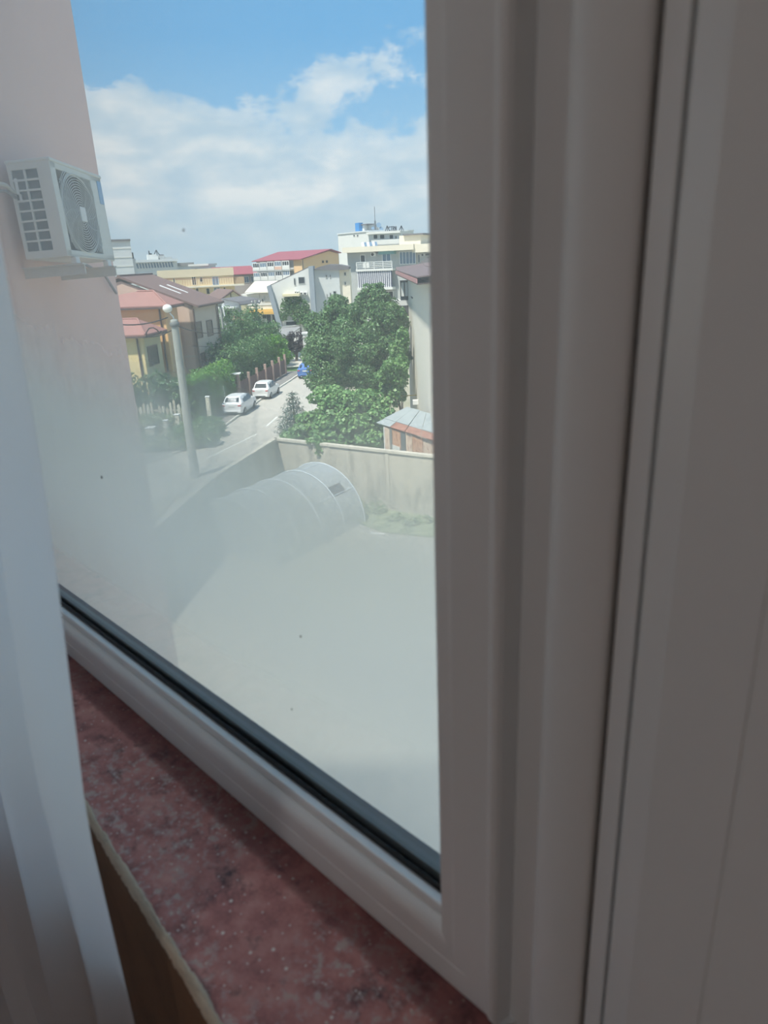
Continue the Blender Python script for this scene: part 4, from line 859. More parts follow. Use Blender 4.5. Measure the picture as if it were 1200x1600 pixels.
# ---- cars
def car_materials(col): return mat('car_paint_%d_%d' % (col[0], col[2]), col, .25, spec=.6)
tyre_m = mat('tyre', (34, 34, 36), .85); hub_m = mat('wheel_hub', (150, 154, 158), .35, metal=.6); tail_m = mat('tail_light', (188, 62, 58), .3); plate_m = mat('plate', (214, 216, 214), .5); carglass = mat('car_glass', (38, 48, 54), .08, spec=.8); plast = mat('car_plastic', (52, 54, 56), .7)
ST_Y = [0, .10, .20, .58, 1.2, 2.1, 2.7, 3.25, 3.85, 4.12]
def car(name, label, pos, head, col, hgt=1.48, slope=.0, size=1.0):
    r = thing(name, label, 'car', (pos[0], pos[1], .02), -head); r.scale = (size,) * 3; pm_ = car_materials(col)
    bz = [.90, .98, 1.02, 1.0, .98, .96, .95, .95, .84, .60]; rz = [.92, 1.0, 1.06, hgt - .04 - slope, hgt, hgt - .02, hgt - .17, .98, .87, .62]
    rw = [.56, .66, .68, .59, .61, .60, .58, .68, .64, .50]; bw = [.70, .80, .83, .85, .86, .86, .86, .84, .78, .60]; mw = [.75, .84, .86, .88, .88, .88, .88, .87, .82, .64]
    lz = [.30, .24, .22, .20, .20, .20, .20, .20, .22, .30]
    mb = MB(); rows = []
    for i, y in enumerate(ST_Y):
        half = [(mw[i] * .9, lz[i]), (mw[i], .5), (mw[i] * .995, .7), (bw[i], bz[i]), (rw[i], rz[i]), (rw[i] * .55, rz[i] + .03)]
        rows.append([(x, y, z) for x, z in half] + [(-x, y, z) for x, z in half[::-1]])
    n = len(rows[0]); vs = [p for q in rows for p in q]
    fs = [(i * n + j, (i + 1) * n + j, (i + 1) * n + (j + 1) % n, i * n + (j + 1) % n) for i in range(len(rows) - 1) for j in range(n)]
    mb.add(vs, fs, False); mb.add(rows[0], [tuple(range(n))]); mb.add(rows[-1], [tuple(range(n))[::-1]])
    mb.build('body', pm_, r)
    z0, z1 = 1.09, hgt - .10 - slope
    f0, f1 = (z0 - 1.06) / (hgt - .04 - slope - 1.06), (z1 - 1.06) / (hgt - .04 - slope - 1.06)
    yy = lambda f: .20 + .38 * f
    MB().prism([(-.60, yy(f0) - .03, z0), (.60, yy(f0) - .03, z0), (.52, yy(f1) - .03, z1), (-.52, yy(f1) - .03, z1)], (0, .03, .02)).build('rear_window', carglass, r)
    for s in (-1, 1):
        for (ya, yb_, ta_, tb_) in ((.62, 1.55, .80, 1.52), (1.62, 2.75, 1.62, 2.45)):
            MB().prism([(s * .865, ya, 1.03), (s * .875, yb_, 1.0), (s * .655, tb_, hgt - .10), (s * .645, ta_, hgt - .12)], (-s * .02, 0, 0)).build('side_window', carglass, r)
        MB().bbox(s * .66 - .12, s * .66 + .12, -.02, .12, .78, .90, .02).build('tail_light', tail_m, r)
        MB().bbox(s * .93 - .08, s * .93 + .08, 2.42, 2.55, .98, 1.12, .02).build('mirror', pm_, r)
        for y in (.72, 3.28):
            w = MB().lathe((s * .70, y, .31), (s, 0, 0), [(0, .27), (.03, .315), (.17, .315), (.195, .28)], 22).build('wheel', tyre_m, r)
            MB().lathe((s * .70, y, .31), (s, 0, 0), [(.19, .20), (.2, .19), (.205, .06)], 14).build('hub', hub_m, w)
    MB().bbox(-.26, .26, -.02, .02, .74, .86, .005).build('number_plate', plate_m, r)
    MB().bbox(-.74, .74, -.05, .12, .26, .46, .03).build('bumper', pm_, r); MB().box(-.5, .5, -.055, -.04, .28, .36).build('diffuser', plast, r)
    MB().prism([(-.62, 3.27, 1.0), (.62, 3.27, 1.0), (.54, 2.74, hgt - .15), (-.54, 2.74, hgt - .15)], (0, .02, .03)).build('windscreen', carglass, r)
    return r
car('white_car', 'white estate car parked half on the pavement, nearest the camera', (-10.78, 51.0), R(8.5), (226, 229, 232), size=.92)
car('white_car', 'small white hatchback parked farther up the street', (-9.62, 57.2), R(9), (224, 226, 224), 1.55, size=.84)
car('blue_car', 'blue car half hidden by the tree at the end of the kerb', (-6.85, 66.9), R(8), (76, 116, 176), 1.45, size=.92)

# ---- street lamps, poles and cables
polec = mat('pole_concrete', (158, 162, 156), .9, .16, 3, stretch=(1, 1, .4))
lp = thing('street_lamp', 'grey concrete lamp pole with a white globe lamp above the front garden', 'street lamp', (-9.89, 35.8, 0))
MB().tube([(0, 0, 0), (0, 0, 4), (.02, 0, 7.95)], .235, 14, r1=.17).build('pole', polec, lp); MB().lathe((.02, 0, 7.72), (0, 0, 1), [(0, .18), (.02, .225), (.2, .225), (.22, .18)], 14).build('collar', mat('dark_collar', (112, 116, 114), .7), lp); MB().lathe((.02, 0, 7.93), (0, 0, 1), [(0, .17), (.12, .17), (.14, .12)], 14).build('pole_cap', polec, lp)
gl_ = at(262, 482, 35.8) - Vector((-9.89, 35.8, 0))
MB().tube([(.02, 0, 8.0), (.01, -.02, 8.2), (gl_.x * .45, -.04, 8.33), (gl_.x + .08, -.05, gl_.z - .16)], .035, 8).build('arm', white_p, lp)
MB().ball((gl_.x, -.05, gl_.z), .23, .23, .20, 3).build('globe', mat('opal_globe', (236, 236, 230), .3), lp); MB().lathe((gl_.x + .05, -.05, gl_.z - .2), (0, 0, 1), [(0, .07), (.08, .09)], 10).build('socket', metal_d, lp)
l2 = thing('street_lamp', 'slim pale lamp pole with a white lamp head at the corner of the pink house', 'street lamp', (-15.13, 72, 0)); MB().tube([(0, 0, 0), (.0, 0, 6.9)], .15, 8, r1=.11).build('pole', polec, l2); MB().ball((-.1, 0, 6.95), .36, .3, .26, 2).build('lamp_head', white_p, l2); MB().tube([(.0, 0, 6.6), (.25, 0, 6.3), (.3, 0, 5.7)], .08, 6).build('arm', white_p, l2); MB().box(-.5, -.1, -.05, .05, 6.6, 6.75).build('bracket', white_p, l2)
p3 = at(399, 469, 80); l3 = thing('utility_pole', 'grey utility pole in front of the yellow shop awning', 'pole', (p3.x, 80, 0)); MB().tube([(0, 0, 0), (0, 0, p3.z)], .16, 8, r1=.13).build('pole', polec, l3); MB().box(-.5, .5, -.06, .06, p3.z - .35, p3.z - .22).build('crossarm', metal_g, l3)
for x in (-.4, .4): MB().lathe((x, 0, p3.z - .22), (0, 0, 1), [(0, .05), (.1, .07), (.18, .04)], 8).build('insulator', white_p, l3)
cab = mat('black_cable', (48, 50, 54), .7)
def cable(label, a, b_, sag, r):
    a, b_ = Vector(a), Vector(b_); pts = [a.lerp(b_, i / 16) - Vector((0, 0, sag * 4 * (i / 16) * (1 - i / 16))) for i in range(17)]
    o = MB().tube([p - a for p in pts], r, 5).build('overhead_cable', cab); o.location = a; return tag(o, label, 'cable')
cable('thick black cable running from the lamp pole past the pink house', at(276, 509, 35.8), at(352, 522, 58) + Vector((0, 0, .2)), .25, .03)
cable('black cable coming in from the left to the lamp pole collar', at(150, 500, 33), at(262, 496, 35.8), .28, .03)
cable('looped black cable hanging left of the lamp pole', at(224, 526, 35.4), at(268, 516, 35.8), .12, .028)
cable('thin cable crossing high above the street to the white modern building', at(330, 513, 60), at(500, 505, 92), .3, .02)
cable('thin cable crossing low in front of the garden trees', at(300, 541, 56), at(470, 528, 84), .3, .02)
lo = at(228, 528, 35.3); lc = bpy.data.objects['overhead_cable.002']
MB().tube([at(228 + t, 528 - y, 35.3) - lc.location for t, y in [(0, 0), (1, 9), (5, 15), (11, 16), (17, 13), (21, 8), (24, 11)]], .03, 6).build('spare_loop', cab, lc)

# ---- far buildings
wht = mat('white_render', (218, 219, 214), .9, .05, .6); whb = mat('bluish_white_render', (206, 212, 214), .9, .05, .5); grw = mat('grey_render', (176, 180, 178), .9, .06, .5)
cre = mat('cream_parapet', (226, 218, 198), .9, .05, .5); bei = mat('beige_render', (212, 194, 158), .9, .08, .5, dark=(194, 172, 136)); slate = mat('slate_fin', (146, 156, 164), .7, .06, 1)
redm = mat('red_metal_roof', (152, 84, 92), .6, .1, .6, stretch=(4, 1, 1)); orb = mat('orange_gable', (228, 192, 148), .9, .05, .6); drk = mat('dark_roof', (112, 110, 112), .8, .1, 1); blu = mat('blue_glass', (104, 128, 150), .15, spec=.7)
awn = mat('yellow_awning', (226, 190, 112), .8, .06, 1); creR = mat('cream_roof', (232, 226, 206), .8, .05, .6); greyR = mat('grey_sheet_roof', (146, 146, 144), .8, .1, 1); tank = mat('blue_tank', (66, 134, 190), .5); teal = mat('teal_awning', (120, 164, 164), .7)

# white tower on the far left
t = Site('tower_block', 'plain white tower block with a dark roof edge beside the pink wing', 'building', xy(158, 430, 140), xy(208, 430, 142.2))
zt2 = t.p(190, 377)[1]; x1 = t.p(206.5, 400)[0]; t.box('wall', whb, 0, x1, 0, 9, 0, zt2); t.box('roof_edge', drk, -.2, x1 + .1, -.25, 9.2, zt2, zt2 + .35)
x2, zs = t.p(212, 404); t.box('stair_wing', whb, x1, x2, .6, 9, 0, zs); t.box('roof_vent', metal_d, x1 + .05, x1 + .3, .3, .6, zs, zs + 1.1)
for py in (388, 402, 416): z = t.p(190, py)[1]; t.box('floor_band', wht, 0, x1 + .03, -.06, 0, z - .1, z + .1)

# long white building with a ribbon window
b2 = Site('office_building', 'long white building with a ribbon of blue windows under a flat roof', 'building', xy(209, 430, 170), xy(279, 428, 173.4))
zt2 = b2.p(240, 409.5)[1]; b2.box('wall', wht, 0, b2.L, 0, 12, 0, zt2); b2.box('roof_slab', whb, -.4, b2.L + .2, -.8, 12.3, zt2, zt2 + .55)
x0, x1, z0, z1 = b2.r(211, 410.5, 272, 418.5)
b2.box('ribbon_glass', blu, x0, x1, -.05, 0, z0, z1)
for i in range(14):
    xa = x0 + (x1 - x0) * i / 13.5; MB().prism([(xa, -.12, z1), (xa + .22, -.12, z1), (xa + .36, -.12, z0), (xa + .14, -.12, z0)], (0, .1, 0)).build('mullion', wht, b2.o)
b2.win((223, 429, 230, 436)); b2.win((240.5, 428.5, 246, 435.5), mull=1)
b2.pbox('ledge', whb, (209, 425.5, 250, 427), -.15, 0)
b2.pbox('roof_house', wht, (231, 397.5, 247, 406.5), 2, 6); b2.pbox('roof_plant', grw, (249, 399, 257.5, 406.5), 3, 6); b2.pbox('roof_plant', grw, (258, 401.5, 269, 406.5), 3, 6); b2.pbox('plant_cap', drk, (250, 397.6, 256, 399.2), 3.2, 5.8)
xa, za = b2.p(232.5, 398, 2); xb, zb2 = b2.p(238, 391.5, 2); MB().box(xa, xa + .25, 2, 2.2, za, zb2).box(xa, xb - .2, 2, 2.2, za, za + .3).build('sign_frame', metal_d, b2.o)
xm, zm = b2.p(244, 390.5, 2); m_ = MB(); [m_.tube([(xm, 2, zm), (xm + d, 2 + abs(d) * .3, za - .2)], .09, 5) for d in (-.7, .6, .05)]; m_.build('aerial_mast', metal_d, b2.o)
x0, x1, z0, z1 = b2.r(271, 410.5, 304, 416); b2.box('side_slab', greyR, x0, x1, 1, 10, z0, z1); b2.box('side_wall', whb, x0 + .4, x1 - .8, 1.4, 9.5, 0, z0)

# beige apartment block with balconies
b3 = Site('apartment_block', 'weathered beige apartment block with long balcony slabs behind the brown roof', 'building', xy(248, 440, 130), xy(365, 434, 133.2))
zt2 = b3.p(300, 421.5)[1]; b3.box('wall', bei, 0, b3.L, 0, 11, 0, zt2); b3.box('parapet', mat('beige_light', (220, 206, 176), .9, .05, 1), -.1, b3.L + .1, -.12, .2, zt2 - 1.2, zt2 + .1); b3.pbox('roof_patch', wht, (347, 418, 362, 421), .3, 4)
for rc in [(286, 445.8, 382, 448.2), (330, 462.3, 352, 464.3)]: b3.pbox('balcony_slab', cre, rc, -1.3, 0)
for i, rc in enumerate([(331.5, 432, 342, 446), (334, 448.6, 344.5, 462.5), (349, 448.6, 353, 460), (299.5, 432, 306.5, 446), (252, 435, 256.5, 446), (270, 434.5, 273.5, 442), (312, 433, 317, 441), (322, 450, 328, 460), (306, 450, 311, 461)]): b3.win(rc, gm=blu if i < 2 else win_dark, fm=cre if i > 1 else win_frame, mull=1 if i in (0, 1, 3) else 0)
x0, z0 = b3.p(286, 446, -1.25); x1 = b3.p(381, 445, -1.25)[0]
ral = mat('rust_railing', (170, 120, 96), .7)
b3.box('top_rail', ral, x0, x1, -1.28, -1.22, z0 + .95, z0 + 1.02)
for i in range(26): xx = x0 + (x1 - x0) * i / 25; b3.box('baluster', ral, xx - .03, xx + .03, -1.27, -1.23, z0, z0 + .95)
for px in (267, 281): x_, z_ = b3.p(px, 436); b3.box('lamp_bracket', ral, x_ - .8, x_ + .4, -.5, -.4, z_ - .06, z_ + .06)
b3.pbox('loggia', mat('loggia_shade', (178, 160, 130), .9, .1, 1), (366, 433, 382, 446), .2, 4)

# red roofed block behind it
b4 = Site('red_roof_block', 'low block with a dark red hip roof between the beige and orange buildings', 'building', xy(326, 440, 152), xy(401, 436, 154))
ze = b4.p(382, 428)[1]; zr = b4.p(360, 416.5, 4)[1]; b4.box('wall', mat('grey_brown_render', (172, 164, 160), .9, .08, .6), 0, b4.L, 0, 9, 0, ze)
xr0, xr1 = b4.p(330, 417, 4)[0], b4.p(392, 416.5, 4)[0]; e = [(-.5, -.6, ze), (b4.L + .4, -.6, ze), (b4.L + .4, 9, ze), (-.5, 9, ze)]
for q in ([e[0], e[1], (xr1, 4, zr), (xr0, 4, zr)], [e[1], e[2], (xr1, 4, zr)], [e[2], e[3], (xr0, 4, zr), (xr1, 4, zr)], [e[3], e[0], (xr0, 4, zr)]): MB().prism(q, (0, 0, -.1)).build('roof_slope', redm, b4.o)
for rc in [(368, 433, 376, 441), (381, 432, 389, 442), (392, 431, 399, 441)]: b4.win(rc, gm=blu, mull=1)
b4w = Site('flat_roof_block', 'pale flat roofed block just left of the dark red hip roof', 'building', xy(300, 440, 160), xy(327, 438, 160)); zt2 = b4w.p(313, 415.5)[1]; b4w.box('wall', whb, 0, b4w.L, 0, 8, 0, zt2); b4w.box('roof_slab', wht, -.3, b4w.L + .3, -.4, 8.3, zt2, zt2 + .4); b4w.win((304, 419, 309, 424)); b4w.win((316, 419, 321, 424))

# red roof with orange gable and glazed balconies
b5 = Site('balcony_block', 'apartment block with a big red roof, orange gable and glazed balconies', 'building', xy(403.5, 440, 150), xy(474, 436, 141))
ze = b5.p(440, 406.8)[1]; ya, za = b5.side(514.5, 390.2); yc, zc = b5.side(529, 395.8); yc = max(yc, ya + 2)
b5.box('front_wall', mat('pale_grey_wall', (198, 200, 198), .9, .06, .6), 0, b5.L, 0, .3, 0, ze)
MB().prism([(b5.L, 0, 0), (b5.L, yc, 0), (b5.L, yc, zc - .1), (b5.L, ya, za - .25), (b5.L, 0, ze)], (-.3, 0, 0)).build('gable_wall', orb, b5.o)
xl = b5.p(435, 396, ya)[0]
MB().prism([(-.6, -.7, ze - .05), (b5.L + .5, -.7, ze - .05), (b5.L + .5, ya, za), (xl, ya, za)], (0, 0, .15)).build('roof_slope', redm, b5.o)
MB().prism([(b5.L + .5, ya, za), (b5.L + .5, yc + .3, zc), (-.6, yc + .3, zc), (xl, ya, za)], (0, 0, .15)).build('roof_slope', redm, b5.o)
MB().prism([(-.6, -.7, ze - .05), (xl, ya, za), (-.6, yc, zc)], (0, 0, .1)).build('roof_hip', redm, b5.o)
b5.box('corner_pilaster', orb, b5.L * .83, b5.L + .02, -.12, 0, 0, ze)
for py0, py1, pw0, pw1 in [(418, 423.2, 409.5, 418), (433, 439, 425, 433)]:
    for i in range(5):
        xa, xb = b5.L * (.0 + .165 * i), b5.L * (.0 + .165 * (i + 1)) - .12
        zb2, zt2 = b5.p(430, py1 - i * .45, -1)[1], b5.p(430, py0 - i * .45, -1)[1]; zw = b5.p(430, pw0 - i * .5, -1)[1]
        b5.box('parapet', (mat('peach_parapet', (214, 178, 158), .9) if (i == 3 and py0 < 420) else wht), xa, xb, -1.1, -.95, zb2, zt2)
        w = window(b5.o, xa + .05, xb - .05, zt2, min(zw, ze - .1), -1.0, win_frame, blu if (i + int(py0)) % 2 else win_dark, .14, 2, 'balcony_glazing')
    b5.box('balcony_slab', grw, 0, b5.L * .83, -1.15, 0, zb2 - .25, zb2)
for a, b_ in [((503, 407, 506, 411), 0), ((509, 407, 512, 411), 0)]:
    y0_, _ = b5.side(a[0], 409); y1_, _ = b5.side(a[2], 409); side_window(b5.o, b5.L, y0_, y1_, b5.side(504, a[3])[1], b5.side(504, a[1])[1], win_brown, win_dark, .1)

# hotel with rooftop sign
b7 = Site('hotel_building', 'tall white building with rooftop aerials and lettering, highest on the skyline', 'building', xy(531, 420, 200), xy(579, 420, 188))
zt2 = b7.p(555, 364)[1]; b7.box('wall', wht, 0, b7.L, 0, 14, 0, zt2); b7.box('roof_edge', whb, -.15, b7.L + .15, -.2, 14.1, zt2, zt2 + .3)
for px in (553.5, 559): b7.win((px - 1.4, 366.5, px + 1.4, 370), fm=grw, fw=.12)
for py in (375, 384, 394, 404): z = b7.p(532, py)[1]; b7.box('side_balcony', grw, -1.0, 0, 3, 9, z - .5, z + .4); b7.box('side_window', win_dark, -.04, 0, 3.2, 8.8, z + .5, z + 1.4)
b7.pbox('water_tank', tank, (555, 348.3, 561, 361.5), 3, 4.2); b7.pbox('lift_house', wht, (564, 351, 569, 361), 4, 6); b7.pbox('lift_house_roof', drk, (563, 350, 573, 351.4), 3.6, 6.5); b7.pbox('roof_plant', grw, (569, 352, 577.5, 361), 5, 8)
b7f = Site('hotel_front_wing', 'white front wing with a window strip under the rooftop lettering', 'building', xy(578.5, 420, 188), xy(628, 420, 186))
za = b7f.p(603, 361.5)[1]; zb2 = b7f.p(603, 365)[1]; b7f.box('wall', whb, 0, b7f.L, 0, 12, 0, zb2); b7f.box('roof_slab', wht, -.3, b7f.L + .1, -1.2, 12.2, zb2, za)
b7f.pbox('balcony_front', wht, (580, 374.3, 625, 382), -1.2, -1.0); b7f.pbox('balcony_floor', grw, (580, 381.5, 625, 383), -1.2, 0)
for rc in [(583, 366, 590.5, 374), (593, 366, 601.5, 374), (608, 366, 615, 374), (617, 367.5, 620.5, 374)]: b7f.win(rc, fm=wht, fw=.15)
sgn_m = mat('sign_letters', (62, 70, 78), .6)
zl0, zl1 = b7f.p(613, 360.3)[1], b7f.p(613, 354)[1]; xl0, xl1 = b7f.p(607.2, 357)[0], b7f.p(620, 357)[0]
def letters():
    h = zl1 - zl0; w = (xl1 - xl0) / 4 * .78; st = (xl1 - xl0) / 4; t = h * .17
    o = thing('rooftop_sign', 'dark rooftop letters CTRN standing on the white front wing', 'sign', b7f.A + b7f.ex * xl0 + Vector((0, 0, zl0)), b7f.o.rotation_euler.z)
    def L(i): return i * st
    def seg(mb, a, b_): 
        a, b_ = Vector((a[0], 0, a[1])), Vector((b_[0], 0, b_[1])); d = (b_ - a).normalized(); n_ = Vector((-d.z, 0, d.x)) * t * .5
        mb.prism([a - n_ - d * t * .3, b_ - n_ + d * t * .3, b_ + n_ + d * t * .3, a + n_ - d * t * .3], (0, .15, 0))
    for i, ch in enumerate([[((.95, .85), (.6, 1)), ((.6, 1), (.2, .85)), ((.2, .85), (.05, .5)), ((.05, .5), (.2, .15)), ((.2, .15), (.6, 0)), ((.6, 0), (.95, .15))],
                            [((0, 1), (1, 1)), ((.5, 1), (.5, 0))], [((.1, 0), (.1, 1)), ((.1, 1), (.8, .95)), ((.8, .95), (.85, .6)), ((.85, .6), (.1, .5)), ((.45, .5), (.95, 0))],
                            [((.1, 0), (.1, 1)), ((.1, 1), (.9, 0)), ((.9, 0), (.9, 1))]]):
        mb = MB(); [seg(mb, (L(i) + p[0] * w, p[1] * h), (L(i) + q[0] * w, q[1] * h)) for p, q in ch]; mb.build('letter', sgn_m, o)
    MB().box(-.3, xl1 - xl0, .15, .25, -.15, 0).build('sign_rail', metal_g, o)
letters()
am = thing('aerial_mast', 'tall thin rooftop aerial mast with small dishes on the white building', 'mast', b7f.A + b7f.ex * b7f.p(582, 360)[0] + b7f.ey * 3 + Vector((0, 0, za)))
hm_ = b7f.p(582, 323, 3)[1] - za; MB().tube([(0, 0, 0), (0, 0, hm_ * .45)], .22, 6).build('mast_base', metal_g, am); MB().tube([(0, 0, hm_ * .4), (0, 0, hm_)], .08, 6).build('mast_top', metal_g, am)
for x, z, r_ in ((.9, hm_ * .27, .62), (-.6, hm_ * .16, .4), (1.5, hm_ * .12, .5)): MB().lathe((x, -.2, z), (0, -1, .2), [(0, .05), (.08, r_ * .6), (.2, r_)], 12).build('dish', mat('dish_blue_grey', (120, 146, 168), .5), am)
for d in (-.9, .8, 1.9): MB().tube([(d, 0, 0), (d * .35, 0, hm_ * .3)], .07, 5).build('stay', metal_g, am)
for px, lb in ((605, 'small tripod frame left of the rooftop letters'), (627, 'dark tripod frame right of the rooftop letters')):
    x_, z1_ = b7f.p(px, 352.5, .5); tr_ = thing('tripod_frame', lb, 'frame', b7f.A + b7f.ex * x_ + b7f.ey * .5 + Vector((0, 0, za)))
    for d in (-.55, .55, 0): MB().tube([(d, abs(d), 0), (0, 0, z1_ - za)], .09, 5).build('leg', metal_d, tr_)

# grey apartment block with roof terrace and striped awning
b8 = Site('terrace_block', 'grey apartment block with a cream parapet, terrace railing and striped awning', 'building', xy(546.5, 470, 112), xy(651, 470, 108))
zp1, zp0 = b8.p(598, 384)[1], b8.p(598, 392.5)[1]
b8.box('wall', grw, 0, b8.L, 0, 12, 0, zp0); b8.box('parapet', cre, -.15, b8.L + .2, -1.4, 12, zp0, zp1)
b8.pbox('penthouse', cre, (624, 367.5, 657, 384), 2, 8); b8.pbox('penthouse_roof', drk, (629, 364.8, 661, 367.3), 1.6, 8.4)
sx0, sx1, sz0, sz1 = b8.r(560, 379, 585, 385.5, y=1)
for i in range(6):
    xa = sx0 + (sx1 - sx0) * i / 6; MB().prism([(xa, 2.2, sz1), (xa + (sx1 - sx0) / 6 - .08, 2.2, sz1), (xa + (sx1 - sx0) / 6 + .5, 1, sz0), (xa + .6, 1, sz0)], (0, 0, .08)).build('skylight', blu if i % 2 else whb, b8.o)
x0, x1, z0, z1 = b8.r(557, 409, 612.5, 420, y=-1.3)
b8.box('terrace_slab', wht, x0 - .1, x1 + .1, -1.4, 0, z0 - .3, z0)
for i in range(5): b8.box('railing_post', white_p, x0 + (x1 - x0) * i / 4 - .04, x0 + (x1 - x0) * i / 4 + .04, -1.34, -1.27, z0, z1)
for k in range(4): zz = z0 + (z1 - z0) * (k + 1) / 4; b8.box('railing_bar', white_p, x0, x1, -1.33, -1.28, zz - .05, zz + .02)
for i in (0, 1): b8.box('railing_panel', wht, x0 + (x1 - x0) * (.19 + .1 * i), x0 + (x1 - x0) * (.27 + .1 * i), -1.36, -1.34, z0 + .15, z1 - .1)
ax0, ax1, az0, az1 = b8.r(559, 421.5, 612.5, 449, y=-1.2); az1 = min(az1, z0 - .32)
ns = 34; strd = mat('awning_stripe_dark', (84, 88, 104), .85); strw = mat('awning_stripe_white', (218, 220, 224), .85)
for i in range(ns): xa, xb = ax0 + (ax1 - ax0) * i / ns, ax0 + (ax1 - ax0) * (i + 1) / ns; b8.box('awning_stripe', strd if i % 2 else strw, xa, xb, -1.25 - .03 * (i % 2), -1.15, az0, az1)
b8.box('lower_slab', wht, ax0 - .1, ax1 + .1, -1.4, 0, az0 - .35, az0)
for rc, f_, g_, mu in [((563, 398, 571, 410), win_frame, win_dark, 0), ((597, 395.5, 611, 409), win_frame, blu, 1), ((624, 392.5, 650, 413), win_frame, blu, 4), ((600, 454.5, 615, 467), win_frame, win_dark, 1), ((571, 455, 583, 468), win_frame, win_dark, 1), ((626, 438, 636, 450), win_frame, win_dark, 0)]: b8.win(rc, fm=f_, gm=g_, mull=mu, fw=.1)
b8.pbox('teal_awning', teal, (591, 392.3, 615.5, 397.3), -1.0, 0); b8.pbox('dark_beam', drk, (585, 393.2, 591, 396), -.3, 0)
def far_ac(s, rc, lb):
    x0, x1, z0, z1 = s.r(*rc, y=-.4); o = thing('air_conditioner', lb, 'air conditioner', s.A + s.ex * x0 + s.ey * -.42 + Vector((0, 0, z0)), s.o.rotation_euler.z, 'outdoor units on far walls'); w, h = x1 - x0, z1 - z0
    MB().bbox(0, w, 0, .4, 0, h, .03).build('casing', white_p, o); MB().lathe((w * .4, -.02, h * .5), (0, 1, 0), [(0, min(w * .34, h * .4)), (.03, min(w * .34, h * .4))], 14).build('fan_guard', acb, o)
far_ac(b8, (579, 394.5, 586.5, 400.5), 'white outdoor unit on the grey block above the terrace railing')
b8.box('lower_rail', white_p, ax0 + 3.2, ax1 + 1, -1.3, -1.2, b8.p(610, 468.5, -1.2)[1], b8.p(610, 467, -1.2)[1])
b8r = Site('terrace_block_annex', 'cream annex at the right end of the grey terrace block', 'building', xy(650.5, 470, 108.3), xy(690, 470, 107))
zq1, zq0 = b8r.p(662, 381)[1], b8r.p(662, 394)[1]; b8r.box('wall', wht, 0, b8r.L, .1, 10, 0, zq0); b8r.box('parapet', cre, -.05, b8r.L, -1.3, 10, zq0, zq1); b8r.win((653, 397, 656.5, 411)); b8r.win((664, 395.5, 672, 400)); far_ac(b8r, (657.5, 396, 664, 400.5), 'white outdoor unit on the cream annex beside the window frame')
MB().prism([(b8r.p(654, 413)[0], -.9, b8r.p(654, 413)[1]), (b8r.p(672, 401)[0], -.9, b8r.p(672, 401)[1]), (b8r.p(680, 401)[0], -.9, b8r.p(672, 401)[1]), (b8r.p(680, 413)[0], -.9, b8r.p(654, 413)[1])], (0, .4, 0)).build('stair_roof', drk, b8r.o)

# white modern house with slanted slate fins
b6 = Site('modern_house', 'white modern house with a sloping top and two slanted grey fins', 'building', xy(417, 520, 95), xy(535, 520, 95))
def q6(px, py, y=0.0): x, z = b6.p(px, py, y); return (x, y, z)
MB().prism([q6(421, 447), q6(482, 418.5), (q6(489, 540)[0], 0, 0), (q6(440, 540)[0], 0, 0), q6(437, 508)], (0, .4, 0)).build('front_wall', wht, b6.o)
MB().prism([q6(416.3, 447.5, -.6), q6(422.4, 445, -.6), q6(440.5, 509, -.6), (q6(444, 530, -.6)[0], -.6, 0), (q6(436, 530, -.6)[0], -.6, 0), q6(433, 509, -.6)], (0, 3.0, 0)).build('left_fin', slate, b6.o)
MB().prism([q6(481.5, 416.3, -.6), q6(488.8, 415.6, -.6), q6(493.5, 488, -.6), (q6(497, 540, -.6)[0], -.6, 0), (q6(490, 540, -.6)[0], -.6, 0), q6(486.3, 488, -.6)], (0, 3.0, 0)).build('right_fin', slate, b6.o)
MB().prism([q6(421, 447), q6(482, 418.5), (q6(482, 418.5)[0], 7, q6(482, 418.5)[2]), (q6(421, 447)[0], 7, q6(421, 447)[2])], (0, 0, .12)).build('roof_slope', drk, b6.o)
xa, xb, z0, z1 = b6.r(488, 421, 532.5, 520, y=1.2); b6.box('right_wing', mat('pale_grey_render', (200, 204, 202), .9, .05, .6), xa, xb, 1.2, 8, 0, z1)
MB().prism([q6(489, 421.3, .8), q6(497, 417.5, .8), q6(512, 413.3, .8), q6(530, 413.6, .8), q6(545, 416.5, .8), q6(545, 421, .8), q6(533, 422.3, .8)], (0, 7, 0)).build('roof', drk, b6.o)
xa2, xb2, z0, z1 = b6.r(532, 421.5, 548, 500, y=1.6); b6.box('end_bay', cre, xa2, xb2, 1.6, 8, 0, z1)
for rc, yy_, mu in [((466, 432.5, 476.5, 443.7), 0, 0), ((459, 434.5, 462.3, 446), 0, 0)]: b6.win(rc, y=yy_, fm=grw, fw=.07)
for rc in [(508.6, 429, 511.6, 434.5), (514.8, 429, 517.4, 434.5), (515, 457, 518, 468), (520.5, 454.5, 526, 466), (510, 459, 512.5, 467)]: b6.win(rc, y=1.2, fm=grw, fw=.07)
for rc in [(538, 440, 541, 446), (537.5, 425.5, 541, 431)]: b6.win(rc, y=1.6, fm=grw, fw=.07)
b6.pbox('sun_awning', mat('pale_yellow_awning', (222, 212, 176), .8), (441, 459.3, 467.7, 463.2), -1.2, 0)
for i, rc in enumerate([(460.5, 454, 463.5, 459.6), (464, 454.3, 467, 459.5), (469, 456.3, 473, 460.6), (474.5, 456.3, 479.5, 461)]): far_ac(b6, rc, ['first', 'second', 'third', 'fourth'][i] + ' of the four outdoor units from the left above the ivy of the modern house')
b6.pbox('garage_opening', win_dark, (447, 502.5, 466, 508), -.05, 0); b6.pbox('garage_lintel', white_p, (445, 500.4, 467, 502.3), -.12, 0); b6.pbox('garage_sill', white_p, (445, 508, 466, 509.6), -.12, 0)
